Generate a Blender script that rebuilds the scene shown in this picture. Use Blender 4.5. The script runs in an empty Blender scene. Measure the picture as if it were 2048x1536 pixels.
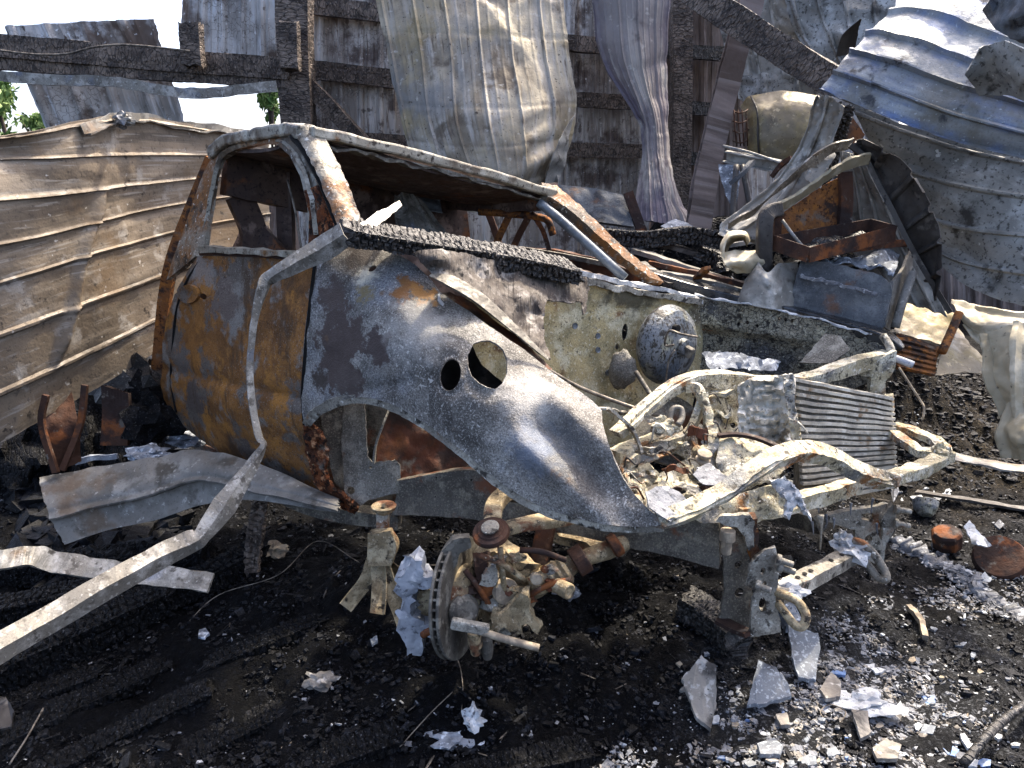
import bpy, bmesh, math, random
import numpy as np
from mathutils import Vector, Matrix
from mathutils.geometry import delaunay_2d_cdt

random.seed(7)
S = bpy.context.scene
C = S.collection
R = math.radians

# ------------------------------------------------------------------ camera
CAM_H, PITCH, FPX = 1.45, R(16.0), 1420.0      # eye height, tilt down, focal length in photo pixels
cam_data = bpy.data.cameras.new('camera'); cam = bpy.data.objects.new('camera', cam_data); C.objects.link(cam)
cam.location = (0, 0, CAM_H); cam.rotation_euler = (R(90) - PITCH, 0, 0)
cam_data.sensor_width = 36; cam_data.lens = 36 * FPX / 2048; cam_data.clip_start = .05; cam_data.clip_end = 2000
S.camera = cam

# ------------------------------------------------------------------ sky, sun, exposure
SUN_EL, SUN_AZ = R(56), R(38)                   # azimuth from +Y (straight ahead) towards +X (right)
w = bpy.data.worlds.new('World'); S.world = w; w.use_nodes = True
wn = w.node_tree.nodes; wl = w.node_tree.links
bg = wn['Background']; sky = wn.new('ShaderNodeTexSky'); sky.sky_type = 'NISHITA'; sky.sun_disc = False
sky.sun_elevation = SUN_EL; sky.sun_rotation = SUN_AZ; sky.dust_density = 4.5; sky.air_density = .55; sky.ozone_density = .2
wl.new(sky.outputs[0], bg.inputs[0]); bg.inputs[1].default_value = .15
sd = bpy.data.lights.new('sun', 'SUN'); sun = bpy.data.objects.new('sun', sd); C.objects.link(sun)
sd.energy = 2.0; sd.angle = R(2.5); sd.color = (1, .88, .70)
sv = Vector((math.sin(SUN_AZ) * math.cos(SUN_EL), math.cos(SUN_AZ) * math.cos(SUN_EL), math.sin(SUN_EL)))
sun.rotation_euler = sv.to_track_quat('Z', 'Y').to_euler(); sun.location = sv * 30
S.view_settings.view_transform = 'Standard'; S.view_settings.look = 'None'
S.view_settings.exposure = 2.1; S.view_settings.gamma = 1.0; S.view_settings.use_curve_mapping = False
S.cycles.max_bounces = 6; S.cycles.diffuse_bounces = 3; S.cycles.glossy_bounces = 3

# ------------------------------------------------------------------ helpers: points
SP, CP = math.sin(PITCH), math.cos(PITCH)
def atA(px, py, Y):
    px = np.asarray(px, float); py = np.asarray(py, float); Y = np.asarray(Y, float)
    u = (px - 1024) / FPX; v = (768 - py) / FPX
    k = Y / (CP + v * SP)
    return np.stack([u * k, Y + 0 * k, CAM_H + (v * CP - SP) * k], -1)
def at(px, py, Y):
    return Vector(atA(px, py, Y).tolist())
def atz(px, py, z):                              # on a level plane
    u = (px - 1024) / FPX; v = (768 - py) / FPX
    k = (z - CAM_H) / (v * CP - SP)
    return Vector((u * k, (CP + v * SP) * k, z))

# ------------------------------------------------------------------ helpers: noise
def _h(i, j, k, s):
    n = (i * 374761393 + j * 668265263 + k * 2147483647 + s * 974711) & 0xffffffff
    n = ((n ^ (n >> 13)) * 1274126177) & 0xffffffff
    n = (n ^ (n >> 16)) & 0xffff
    return n / 32767.5 - 1
def vn(x, y, z=0, s=0):
    x = np.asarray(x, float); y = np.asarray(y, float); z = np.asarray(z, float) + 0 * x
    xi, yi, zi = np.floor(x).astype(np.int64), np.floor(y).astype(np.int64), np.floor(z).astype(np.int64)
    f = lambda t: t * t * t * (t * (t * 6 - 15) + 10)
    a, b, c = f(x - xi), f(y - yi), f(z - zi)
    r = 0
    for di in (0, 1):
        for dj in (0, 1):
            for dk in (0, 1):
                wgt = (a if di else 1 - a) * (b if dj else 1 - b) * (c if dk else 1 - c)
                r = r + wgt * _h(xi + di, yi + dj, zi + dk, s)
    return r
def fbm(x, y, z=0, s=0, o=4):
    r, a, f = 0, 1.0, 1.0
    for i in range(o):
        r = r + a * vn(np.asarray(x) * f, np.asarray(y) * f, np.asarray(z) * f, s + i * 17); a *= .5; f *= 2.03
    return r
def sstep(a, b, x):
    t = np.clip((np.asarray(x, float) - a) / (b - a), 0, 1); return t * t * (3 - 2 * t)

# ------------------------------------------------------------------ helpers: materials
def col(h, a=1.0):
    h = h.lstrip('#'); r = [int(h[i:i + 2], 16) / 255 for i in (0, 2, 4)]
    return tuple((c / 12.92 if c <= .04045 else ((c + .055) / 1.055) ** 2.4) for c in r) + (a,)
MATS = {}
def mat(name, base, layers=(), rough=.8, metal=0.0, bump=((60, .25),), spec=.35, bdist=.006):
    """layers, painted in order:
      ('n', hex, scale, threshold, softness, {detail, st, uv, o})  noise patches
      ('v', hex, scale, width, {st, uv, o})                          crack lines between cells
      ('b', hex, (px,py,Y), radius, softness, {o, amp, s})           one patch of colour at a place"""
    m = bpy.data.materials.new(name); m.use_nodes = True; MATS[name] = m
    nt = m.node_tree; N = nt.nodes; L = nt.links
    bs = N['Principled BSDF']
    geo = N.new('ShaderNodeNewGeometry'); tc = N.new('ShaderNodeTexCoord')
    seed = [sum(map(ord, name)) * .37]
    def vec(opt):
        src = tc.outputs['UV'] if opt.get('uv') else geo.outputs['Position']
        mp = N.new('ShaderNodeMapping'); L.new(src, mp.inputs[0])
        seed[0] += 3.71
        mp.inputs['Location'].default_value = (seed[0] % 19, seed[0] % 13, seed[0] % 7)
        mp.inputs['Rotation'].default_value = opt.get('rot', (0, 0, 0))
        mp.inputs['Scale'].default_value = opt.get('st', (1, 1, 1))
        return mp.outputs[0]
    def noise(opt, sc, det=4, ro=.6):
        n = N.new('ShaderNodeTexNoise'); L.new(vec(opt), n.inputs['Vector'])
        n.inputs['Scale'].default_value = sc; n.inputs['Detail'].default_value = det; n.inputs['Roughness'].default_value = ro
        return n.outputs['Fac']
    def math_(op, a, b, clamp=False):
        q = N.new('ShaderNodeMath'); q.operation = op; q.use_clamp = clamp
        for i, x in enumerate((a, b)):
            if isinstance(x, (int, float)): q.inputs[i].default_value = x
            else: L.new(x, q.inputs[i])
        return q.outputs[0]
    def rng(x, a, b, lo=0.0, hi=1.0):
        q = N.new('ShaderNodeMapRange'); q.interpolation_type = 'SMOOTHSTEP'
        L.new(x, q.inputs['Value']); q.inputs['From Min'].default_value = a; q.inputs['From Max'].default_value = b
        q.inputs['To Min'].default_value = lo; q.inputs['To Max'].default_value = hi
        return q.outputs[0]
    def mix(fac, a, b):
        q = N.new('ShaderNodeMix'); q.data_type = 'RGBA'
        L.new(fac, q.inputs['Factor'])
        for i, x in (('A', a), ('B', b)):
            s_ = [k for k in q.inputs if k.name == i and k.type == 'RGBA'][0]
            if isinstance(x, tuple): s_.default_value = x
            else: L.new(x, s_)
        return [k for k in q.outputs if k.type == 'RGBA'][0]
    cur = col(base)
    rgb = N.new('ShaderNodeRGB'); rgb.outputs[0].default_value = cur; cur = rgb.outputs[0]
    for ly in layers:
        opt = ly[-1] if isinstance(ly[-1], dict) else {}
        o = opt.get('o', 1.0)
        if ly[0] == 'n' and ly[2] >= 110: o *= .55
        if ly[0] == 'n':
            f = rng(noise(opt, ly[2], opt.get('d', 4), opt.get('r', .6)), ly[3] - ly[4], ly[3] + ly[4], 0, o)
            if opt.get('mask'):
                f = math_('MULTIPLY', f, rng(noise({}, opt['mask'][0], 5), opt['mask'][1] - .09, opt['mask'][1] + .09))
        elif ly[0] == 'v':
            v = N.new('ShaderNodeTexVoronoi'); v.feature = 'DISTANCE_TO_EDGE'; v.inputs['Scale'].default_value = ly[2]
            vv = vec(opt)
            if opt.get('warp', .02):
                n = N.new('ShaderNodeTexNoise'); L.new(vv, n.inputs['Vector']); n.inputs['Scale'].default_value = ly[2] * .7
                am = N.new('ShaderNodeVectorMath'); am.operation = 'MULTIPLY_ADD'
                L.new(n.outputs['Color'], am.inputs[0]); am.inputs[1].default_value = (opt.get('wp', 1.3) / ly[2],) * 3; L.new(vv, am.inputs[2]); vv = am.outputs[0]
            L.new(vv, v.inputs['Vector'])
            f = rng(v.outputs['Distance'], ly[3] * .4, ly[3], o, 0)
            if opt.get('mask'):
                f = math_('MULTIPLY', f, rng(noise({}, opt['mask'][0]), opt['mask'][1] - .05, opt['mask'][1] + .05))
        else:
            p = at(*ly[2])
            d = N.new('ShaderNodeVectorMath'); d.operation = 'SUBTRACT'; L.new(geo.outputs['Position'], d.inputs[0]); d.inputs[1].default_value = p
            sc = opt.get('s', (1, 1, 1))
            d2 = N.new('ShaderNodeVectorMath'); d2.operation = 'MULTIPLY'; L.new(d.outputs[0], d2.inputs[0]); d2.inputs[1].default_value = sc
            le = N.new('ShaderNodeVectorMath'); le.operation = 'LENGTH'; L.new(d2.outputs[0], le.inputs[0])
            am = opt.get('amp', ly[3] * 2.0)
            nz = math_('MULTIPLY', math_('SUBTRACT', noise({}, 1.3 / ly[3], 8, .68), .5), am * 2)
            f = rng(math_('ADD', le.outputs['Value'], nz), ly[3] - ly[4], ly[3] + ly[4], o, 0)
        cur = mix(f, cur, col(ly[1]))
    L.new(cur, bs.inputs['Base Color'])
    bs.inputs['Metallic'].default_value = metal; bs.inputs['Specular IOR Level'].default_value = spec
    rn = noise({}, 35, 3); L.new(rng(rn, .3, .7, max(rough - .18, .05), min(rough + .12, 1)), bs.inputs['Roughness'])
    prev = None
    for bp in bump:
        opt = bp[2] if len(bp) > 2 else {}
        b = N.new('ShaderNodeBump'); b.inputs['Strength'].default_value = bp[1]; b.inputs['Distance'].default_value = opt.get('dist', bdist)
        if opt.get('vor'):
            v = N.new('ShaderNodeTexVoronoi'); v.feature = 'DISTANCE_TO_EDGE'; v.inputs['Scale'].default_value = bp[0]
            vv = vec(opt); n = N.new('ShaderNodeTexNoise'); L.new(vv, n.inputs['Vector']); n.inputs['Scale'].default_value = bp[0] * .6
            am = N.new('ShaderNodeVectorMath'); am.operation = 'MULTIPLY_ADD'
            L.new(n.outputs['Color'], am.inputs[0]); am.inputs[1].default_value = (.8 / bp[0],) * 3; L.new(vv, am.inputs[2])
            L.new(am.outputs[0], v.inputs['Vector'])
            L.new(rng(v.outputs['Distance'], 0, .16), b.inputs['Height'])
        else:
            L.new(noise(opt, bp[0], opt.get('d', 4)), b.inputs['Height'])
        if prev is not None: L.new(prev, b.inputs['Normal'])
        prev = b.outputs[0]
    if prev is not None: L.new(prev, bs.inputs['Normal'])
    return m

# ------------------------------------------------------------------ helpers: objects
WORLD = {}                                       # world position of each object's origin
USED = {}
def props(o, label=None, cat=None, group=None, kind=None):
    if label: o['label'] = label
    if cat: o['category'] = cat
    if group: o['group'] = group
    if kind: o['kind'] = kind
    return o
def thing(name, label, cat, base, group=None):
    o = bpy.data.objects.new(name, None); C.objects.link(o); o.empty_display_size = .1
    o.location = base; WORLD[o.name] = Vector(base)
    return props(o, label, cat, group)
def obj(name, verts, faces, m, parent=None, label=None, cat=None, group=None, kind=None, smooth=True, thick=0, uv=None, bevel=0, offset=0):
    V = np.asarray([tuple(v) for v in verts] if not isinstance(verts, np.ndarray) else verts, float)
    org = np.array([(V[:, 0].min() + V[:, 0].max()) / 2, (V[:, 1].min() + V[:, 1].max()) / 2, V[:, 2].min()])
    me = bpy.data.meshes.new(name); me.from_pydata((V - org).tolist(), [], [list(f) for f in faces]); me.update()
    if smooth: me.polygons.foreach_set('use_smooth', [True] * len(me.polygons))
    if uv is not None:
        ul = me.uv_layers.new(name='uv'); uvA = np.asarray(uv, float)
        li = np.empty(len(me.loops), int); me.loops.foreach_get('vertex_index', li)
        ul.data.foreach_set('uv', uvA[li].ravel())
    me.materials.append(MATS[m] if isinstance(m, str) else m)
    o = bpy.data.objects.new(name, me); C.objects.link(o)
    WORLD[o.name] = Vector(org)
    if parent is not None:
        o.parent = parent; o.location = Vector(org) - WORLD[parent.name]
    else: o.location = org
    if thick:
        md = o.modifiers.new('thickness', 'SOLIDIFY'); md.thickness = thick; md.offset = offset
        es = o.modifiers.new('sharp', 'EDGE_SPLIT'); es.split_angle = R(48)
    if bevel:
        md = o.modifiers.new('edge', 'BEVEL'); md.width = bevel; md.segments = 2; md.limit_method = 'ANGLE'
    return props(o, label, cat, group, kind)

def crom(P, n, closed=False):
    """Catmull-Rom through the points, n steps per span"""
    P = np.asarray(P, float); k = len(P)
    if k == 2 and not closed: return P[0] + (P[1] - P[0]) * np.linspace(0, 1, n + 1)[:, None]
    out = []
    spans = k if closed else k - 1
    for i in range(spans):
        if closed: a, b, c, d = P[(i - 1) % k], P[i], P[(i + 1) % k], P[(i + 2) % k]
        else:
            b, c = P[i], P[i + 1]
            a = P[i - 1] if i else 2 * b - c
            d = P[i + 2] if i + 2 < k else 2 * c - b
        for t in np.arange(n) / n:
            out.append(.5 * (2 * b + (c - a) * t + (2 * a - 5 * b + 4 * c - d) * t * t + (3 * b - a - 3 * c + d) * t ** 3))
    if not closed: out.append(P[-1])
    return np.array(out)

def sheet(name, rows, m, parent=None, n=(60, 40), ribs=None, wr=(.01, 3.0), edge=.01, thick=.003, world=False, rb=None, crease=None, **kw):
    """a sheet of metal through a grid of control points (rows of (px,py,Y)); ribs=(count, height, width, 's'|'t', phase):
    's' ribs run along the rows, 't' ribs run down the columns"""
    G = np.array([[(list(p) if world else at(*p)) for p in r] for r in rows], float)
    nr, nc = G.shape[:2]
    cu = np.array([crom(G[i], 24) for i in range(nr)])                 # nr x (24*(nc-1)+1)
    cu = np.array([crom(cu[:, j], 24) for j in range(cu.shape[1])])     # cols x rows
    A = np.swapaxes(cu, 0, 1)                                           # (rows', cols', 3)
    ns, nt = n
    ss, tt = np.meshgrid(np.linspace(0, 1, ns), np.linspace(0, 1, nt))
    sd_ = sum(map(ord, name)) % 97 + int(abs(G[0, 0, 0]) * 100) % 50
    if edge:
        e = edge * (1 - np.minimum(1, np.minimum(tt, 1 - tt) * 8)) ; tt = np.clip(tt + e * fbm(ss * 9, tt * 3, 0, sd_, 3) * (tt > .5) * -1 + e * fbm(ss * 9, tt * 3, 0, sd_ + 5, 3) * (tt <= .5), 0, 1)
        e = edge * (1 - np.minimum(1, np.minimum(ss, 1 - ss) * 8)); ss2 = np.clip(ss + e * np.abs(fbm(tt * 9, ss * 3, 0, sd_ + 9, 3)) * np.where(ss > .5, -1, 1), 0, 1)
        ss = ss2
    def samp(s, t):
        x = s * (A.shape[1] - 1); y = t * (A.shape[0] - 1)
        xi = np.minimum(x.astype(int), A.shape[1] - 2); yi = np.minimum(y.astype(int), A.shape[0] - 2)
        fx = (x - xi)[..., None]; fy = (y - yi)[..., None]
        return (A[yi, xi] * (1 - fx) + A[yi, xi + 1] * fx) * (1 - fy) + (A[yi + 1, xi] * (1 - fx) + A[yi + 1, xi + 1] * fx) * fy
    P = samp(ss, tt)
    du = np.gradient(P, axis=1); dv = np.gradient(P, axis=0)
    nm = np.cross(du, dv); nm /= np.linalg.norm(nm, axis=2, keepdims=True) + 1e-9
    if (nm * (P - np.array([0, 0, CAM_H]))).sum() > 0: nm = -nm         # towards the camera side
    ls = np.linalg.norm(G[nr // 2, -1] - G[nr // 2, 0]); lt = np.linalg.norm(G[-1, nc // 2] - G[0, nc // 2])
    d = 0 * ss
    if ribs:
        cnt, hgt, wid, ax = ribs[:4]; ph = ribs[4] if len(ribs) > 4 else .5
        q = (tt if ax == 's' else ss) * cnt + ph
        f = np.abs(q - np.floor(q) - .5) * 2                             # 0 at rib centre
        f = 1 - sstep(wid * .45, wid, f)
        d = d + hgt * f * (1 + .25 * vn(ss * 5, tt * 5, 0, sd_))
        if len(ribs) > 5:                                               # small stiffening ribs between
            f2 = np.abs((q * 3) - np.floor(q * 3) - .5) * 2; d = d + ribs[5] * (1 - sstep(.06, .2, f2))
    if wr[0]:
        d = d + wr[0] * fbm(ss * ls * wr[1], tt * lt * wr[1], 0, sd_, 4) + wr[0] * .25 * fbm(ss * ls * wr[1] * 5, tt * lt * wr[1] * 5, 0, sd_ + 3, 2)
    if crease:
        rg_ = np.random.RandomState(sd_ + 40)
        for _ in range(crease[0]):
            an = rg_.uniform(0, math.pi); cx, cy = rg_.uniform(0, ls), rg_.uniform(0, lt); ln = rg_.uniform(.15, .5) * max(ls, lt) * .6; wd = rg_.uniform(.03, .12)
            px_, py_ = (ss * ls - cx), (tt * lt - cy); al = px_ * math.cos(an) + py_ * math.sin(an); ac = -px_ * math.sin(an) + py_ * math.cos(an) + .02 * vn(al * 9, 0 * al, 0, sd_ + _)
            d = d + crease[1] * rg_.choice([-1, 1]) * np.maximum(0, 1 - np.abs(ac) / wd) * np.maximum(0, 1 - np.abs(al) / ln)
    if rb is not None: d = d + rb(ss, tt)
    P = P + nm * d[..., None]
    V = P.reshape(-1, 3); idx = np.arange(ns * nt).reshape(nt, ns)
    F = np.stack([idx[:-1, :-1], idx[:-1, 1:], idx[1:, 1:], idx[1:, :-1]], -1).reshape(-1, 4)
    uv = np.stack([ss * ls, tt * lt], -1).reshape(-1, 2)
    return obj(name, V, F.tolist(), m, parent, thick=thick, uv=uv, **kw)

def tps(ctrl):
    c = np.array(ctrl, float); n = len(c); X = c[:, :2] / 300
    if n < 5:
        A = np.c_[X, np.ones(n)]; s = np.linalg.lstsq(A, c[:, 2], rcond=None)[0]
        return lambda x, y: np.asarray(x) / 300 * s[0] + np.asarray(y) / 300 * s[1] + s[2]
    def U(r2): return np.where(r2 > 1e-9, r2 * np.log(r2 + 1e-12), 0)
    K = U(((X[:, None] - X[None]) ** 2).sum(-1)) + np.eye(n) * .02
    Pm = np.c_[np.ones(n), X]
    M_ = np.block([[K, Pm], [Pm.T, np.zeros((3, 3))]])
    sol = np.linalg.solve(M_, np.r_[c[:, 2], 0, 0, 0])
    def f(x, y):
        q = np.stack([np.asarray(x, float), np.asarray(y, float)], -1) / 300
        k = U(((q[..., None, :] - X) ** 2).sum(-1))
        return k @ sol[:n] + sol[n] + q @ sol[n + 1:]
    return f
def inside(poly, x, y):
    p = np.asarray(poly, float); r = np.zeros(np.shape(x), bool); j = len(p) - 1
    for i in range(len(p)):
        c = ((p[i, 1] > y) != (p[j, 1] > y)) & (x < (p[j, 0] - p[i, 0]) * (y - p[i, 1]) / (p[j, 1] - p[i, 1] + 1e-12) + p[i, 0])
        r ^= c; j = i
    return r
def ell(cx, cy, rx, ry, rot=0, n=22):
    a = np.linspace(0, 2 * math.pi, n, endpoint=False); r = R(rot)
    x, y = rx * np.cos(a), ry * np.sin(a)
    return list(zip(cx + x * math.cos(r) - y * math.sin(r), cy + x * math.sin(r) + y * math.cos(r)))
def dens(poly, g, jit=0, sd_=0):
    out = []
    for i in range(len(poly)):
        a, b = np.array(poly[i], float), np.array(poly[(i + 1) % len(poly)], float)
        k = max(1, int(round(np.linalg.norm(b - a) / g)))
        for t in range(k):
            p = a + (b - a) * t / k
            if jit: p = p + jit * np.array([vn(p[0] * .13, p[1] * .13, 0, sd_), vn(p[0] * .13, p[1] * .13, 5, sd_)])
            out.append(tuple(p))
    return out
def patch(name, outline, ctrl, m, parent=None, holes=(), g=14, thick=.004, wr=(.006, 40), disp=None, jit=1.5, smooth_outline=False, **kw):
    """a sheet cut to an outline; its depth runs smoothly through the control points (px,py,Y)"""
    sd_ = sum(map(ord, name)) % 89 + int(outline[0][0]) % 31
    ol = [tuple(p) for p in crom(outline, 4, True)] if smooth_outline else list(outline)
    ol = dens(ol, g * .7, jit, sd_); hs = [dens(h, g * .5) for h in holes]
    a = np.array(ol)
    xs = np.arange(a[:, 0].min() + g * .5, a[:, 0].max(), g); ys = np.arange(a[:, 1].min() + g * .5, a[:, 1].max(), g)
    gx, gy = np.meshgrid(xs, ys); gx = gx + (np.arange(len(ys)) % 2)[:, None] * g * .5
    gx, gy = gx.ravel(), gy.ravel(); rg = np.random.RandomState(sd_)
    gx = gx + rg.uniform(-.15, .15, len(gx)) * g; gy = gy + rg.uniform(-.15, .15, len(gy)) * g
    k = inside(ol, gx, gy)
    for h in hs: k &= ~inside(h, gx, gy)
    bd = np.vstack([a] + [np.array(h) for h in hs])
    gx, gy = gx[k], gy[k]
    if len(gx):
        dm = np.sqrt(((np.stack([gx, gy], -1)[:, None] - bd[None]) ** 2).sum(-1)).min(1); gx, gy = gx[dm > g * .42], gy[dm > g * .42]
    pts = [Vector(p) for p in ol]; ed = [(i, (i + 1) % len(ol)) for i in range(len(ol))]
    for h in hs:
        b = len(pts); pts += [Vector(p) for p in h]; ed += [(b + i, b + (i + 1) % len(h)) for i in range(len(h))]
    pts += [Vector((x, y)) for x, y in zip(gx, gy)]
    vs, _, fs, *_ = delaunay_2d_cdt(pts, ed, [], 0, 1e-4)
    xy = np.array([tuple(v) for v in vs]); F = np.array([list(f) for f in fs if len(f) == 3])
    cx = xy[F].mean(1); k = inside(ol, cx[:, 0], cx[:, 1])
    for h in hs: k &= ~inside(h, cx[:, 0], cx[:, 1])
    F = F[k]
    Y = tps(ctrl)(xy[:, 0], xy[:, 1])
    if wr[0]: Y = Y + wr[0] * fbm(xy[:, 0] / wr[1], xy[:, 1] / wr[1], 0, sd_, 4)
    if disp: Y = Y + disp(xy[:, 0], xy[:, 1])
    V = atA(xy[:, 0], xy[:, 1], Y)
    ym = float(np.mean(Y)) / FPX
    used = np.unique(F); rm = -np.ones(len(xy), int); rm[used] = np.arange(len(used)); F = rm[F]
    return obj(name, V[used], F[:, ::-1].tolist(), m, parent, thick=thick, uv=np.stack([xy[used, 0] * ym, -xy[used, 1] * ym], -1), **kw)

def frames(P, up=(0, 0, 1)):
    T = np.gradient(P, axis=0); T /= np.linalg.norm(T, axis=1, keepdims=True) + 1e-9
    u = np.array(up, float); X = np.cross(T, u)
    bad = np.linalg.norm(X, axis=1) < .05
    X[bad] = np.cross(T[bad], np.array([1., .1, 0])); X /= np.linalg.norm(X, axis=1, keepdims=True)
    for i in range(1, len(X)):
        if (X[i] * X[i - 1]).sum() < 0: X[i] = -X[i]
    Yv = np.cross(X, T)
    return T, X, Yv
def prof(kind, w_, h_):
    w2, h2 = w_ / 2, h_ / 2
    if kind == 'box': return [(-w2, -h2), (w2, -h2), (w2, h2), (-w2, h2)]
    if kind == 'tube': return [(w2 * math.cos(a), h2 * math.sin(a)) for a in np.linspace(0, 2 * math.pi, 12, endpoint=False)]
    t = min(w_, h_) * .1 + .002
    if kind == 'C': return [(-w2, -h2), (w2, -h2), (w2, -h2 + t), (-w2 + t, -h2 + t), (-w2 + t, h2 - t), (w2, h2 - t), (w2, h2), (-w2, h2)]
    if kind == 'L': return [(-w2, -h2), (w2, -h2), (w2, -h2 + t), (-w2 + t, -h2 + t), (-w2 + t, h2), (-w2, h2)]
    if kind == 'V':
        return [(-w2, -h2), (0, h2 * .7), (w2, -h2), (w2, -h2 + t), (0, h2 * .7 + t), (-w2, -h2 + t)]
def bar(name, pts, w_, h_, m, parent=None, kind='box', up=(0, 0, 1), n=6, rough_=0, rs=30, world=False, taper=None, twist=None, straight=False, smooth=False, bevel=0, **kw):
    P = np.array([list(p) if world else list(at(*p)) for p in pts], float)
    if straight:
        o_ = []
        for i in range(len(P) - 1):
            for t in np.arange(n) / n: o_.append(P[i] + (P[i + 1] - P[i]) * t)
        P = np.array(o_ + [P[-1]])
    else: P = crom(P, n)
    T, X, Yv = frames(P, up); pr = np.array(prof(kind, w_, h_)); k = len(pr); nn = len(P)
    sc = np.ones(nn) if taper is None else np.interp(np.linspace(0, 1, nn), np.linspace(0, 1, len(taper)), taper)
    tw = np.zeros(nn) if twist is None else np.radians(np.interp(np.linspace(0, 1, nn), np.linspace(0, 1, len(twist)), twist))
    V = []
    for i in range(nn):
        c, s_ = math.cos(tw[i]), math.sin(tw[i])
        for a, b in pr: V.append(P[i] + X[i] * (a * c - b * s_) * sc[i] + Yv[i] * (a * s_ + b * c) * sc[i])
    V = np.array(V)
    if rough_:
        sd_ = sum(map(ord, name)) % 71
        V = V + rough_ * np.stack([fbm(V[:, 0] * rs, V[:, 1] * rs, V[:, 2] * rs, sd_ + q * 7, 3) for q in range(3)], -1)
    F = [(i * k + j, i * k + (j + 1) % k, (i + 1) * k + (j + 1) % k, (i + 1) * k + j) for i in range(nn - 1) for j in range(k)]
    F += [tuple(range(k))[::-1], tuple(range((nn - 1) * k, nn * k))]
    L_ = np.r_[0, np.cumsum(np.linalg.norm(np.diff(P, axis=0), axis=1))]
    uv = np.stack([np.repeat(L_, k), np.tile(np.linspace(0, w_ + h_, k), nn)], -1)
    return obj(name, V, F, m, parent, smooth=smooth or kind == 'tube', uv=uv, bevel=bevel, **kw)
def beam(name, pts, w_, h_, m='char', parent=None, up=(0, 0, 1), n=90, cell=.035, depth=.012, world=False, wob=.006, **kw):
    """a charred timber: a box swept along pts whose faces are cut into char blocks by real relief"""
    P = np.array([list(p) if world else list(at(*p)) for p in pts], float); P = crom(P, max(2, n // max(1, len(P) - 1)))
    T, X, Yv = frames(P, up); nn = len(P)
    def side(k): return np.linspace(-.5, .5, k, endpoint=False)
    kw_, kh = max(3, int(w_ / cell * 3.5)), max(3, int(h_ / cell * 3.5)); kw_, kh = min(kw_, 14), min(kh, 14)
    pr = [(a * w_, -h_ / 2) for a in side(kw_)] + [(w_ / 2, a * h_) for a in side(kh)] + [(-a * w_, h_ / 2) for a in side(kw_)] + [(-w_ / 2, -a * h_) for a in side(kh)]
    pr = np.array(pr); k = len(pr); L_ = np.r_[0, np.cumsum(np.linalg.norm(np.diff(P, axis=0), axis=1))]
    sd_ = int(abs(P[0, 0] * 1000)) % 211
    V = P[:, None] + X[:, None] * pr[None, :, :1] + Yv[:, None] * pr[None, :, 1:]
    out = X[:, None] * pr[None, :, :1] / w_ + Yv[:, None] * pr[None, :, 1:] / h_; out /= np.linalg.norm(out, axis=2, keepdims=True)
    per = np.arange(k)[None] * (2 * (w_ + h_) / k); ll = L_[:, None] + 0 * per; per = per + 0 * ll
    q = ll / cell + .35 * fbm(ll / cell * .6, per / cell * .8, 0, sd_, 2); r_ = per / (cell * 1.5) + .35 * fbm(ll / cell * .5, per / cell * .7, 3, sd_, 2)
    q = q + .5 * (np.floor(r_) % 2)
    crack = np.minimum(np.abs(q - np.round(q + .5) + .5), np.abs(r_ - np.round(r_ + .5) + .5))
    edge_ = np.minimum(.5 - np.abs(q - np.floor(q) - .5), .5 - np.abs(r_ - np.floor(r_) - .5))
    d = depth * (sstep(0, .16, edge_) - .6) * (.6 + .7 * (vn(np.floor(q) * 1.7, np.floor(r_) * 2.3, 0, sd_) * .5 + .5)) + wob * fbm(ll * 6, per * 9, 0, sd_ + 3, 4)
    V = V + out * d[..., None]
    end = 0.02 * fbm(np.arange(k) * .5, np.zeros(k), 0, sd_, 2)[:, None]
    V[0] -= T[0] * end; V[-1] += T[-1] * end
    V = V.reshape(-1, 3)
    F = [(i * k + j, i * k + (j + 1) % k, (i + 1) * k + (j + 1) % k, (i + 1) * k + j) for i in range(nn - 1) for j in range(k)]
    F += [tuple(range(k))[::-1], tuple(range((nn - 1) * k, nn * k))]
    uvb = np.stack([ll, per], -1).reshape(-1, 2)
    return obj(name, V, F, m, parent, smooth=False, uv=uvb, **kw)
def lathe(name, profile, c, axis, m, parent=None, n=36, world=True, **kw):
    """profile [(radius, offset along axis)]"""
    ax = Vector(axis).normalized(); a = ax.orthogonal().normalized(); b = ax.cross(a)
    V = []
    for r, h in profile:
        for i in range(n):
            t = 2 * math.pi * i / n; V.append(Vector(c) + ax * h + (a * math.cos(t) + b * math.sin(t)) * r)
    F = [(i * n + j, i * n + (j + 1) % n, (i + 1) * n + (j + 1) % n, (i + 1) * n + j) for i in range(len(profile) - 1) for j in range(n)]
    F += [tuple(range(n))[::-1], tuple(range((len(profile) - 1) * n, len(profile) * n))]
    o = obj(name, V, F, m, parent, smooth=False, **kw); md = o.modifiers.new('edge', 'BEVEL'); md.width = .002; md.segments = 2; md.limit_method = 'ANGLE'
    return o
def box(name, c, size, m, parent=None, rot=(0, 0, 0), bevel=.003, **kw):
    M_ = Matrix.Translation(c) @ Matrix.LocRotScale(None, __import__('mathutils').Euler(rot), None)
    x, y, z = (s / 2 for s in size)
    V = [M_ @ Vector((i * x, j * y, k * z)) for i in (-1, 1) for j in (-1, 1) for k in (-1, 1)]
    F = [(0, 1, 3, 2), (4, 6, 7, 5), (0, 4, 5, 1), (2, 3, 7, 6), (0, 2, 6, 4), (1, 5, 7, 3)]
    return obj(name, V, F, m, parent, smooth=False, bevel=bevel, **kw)
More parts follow.
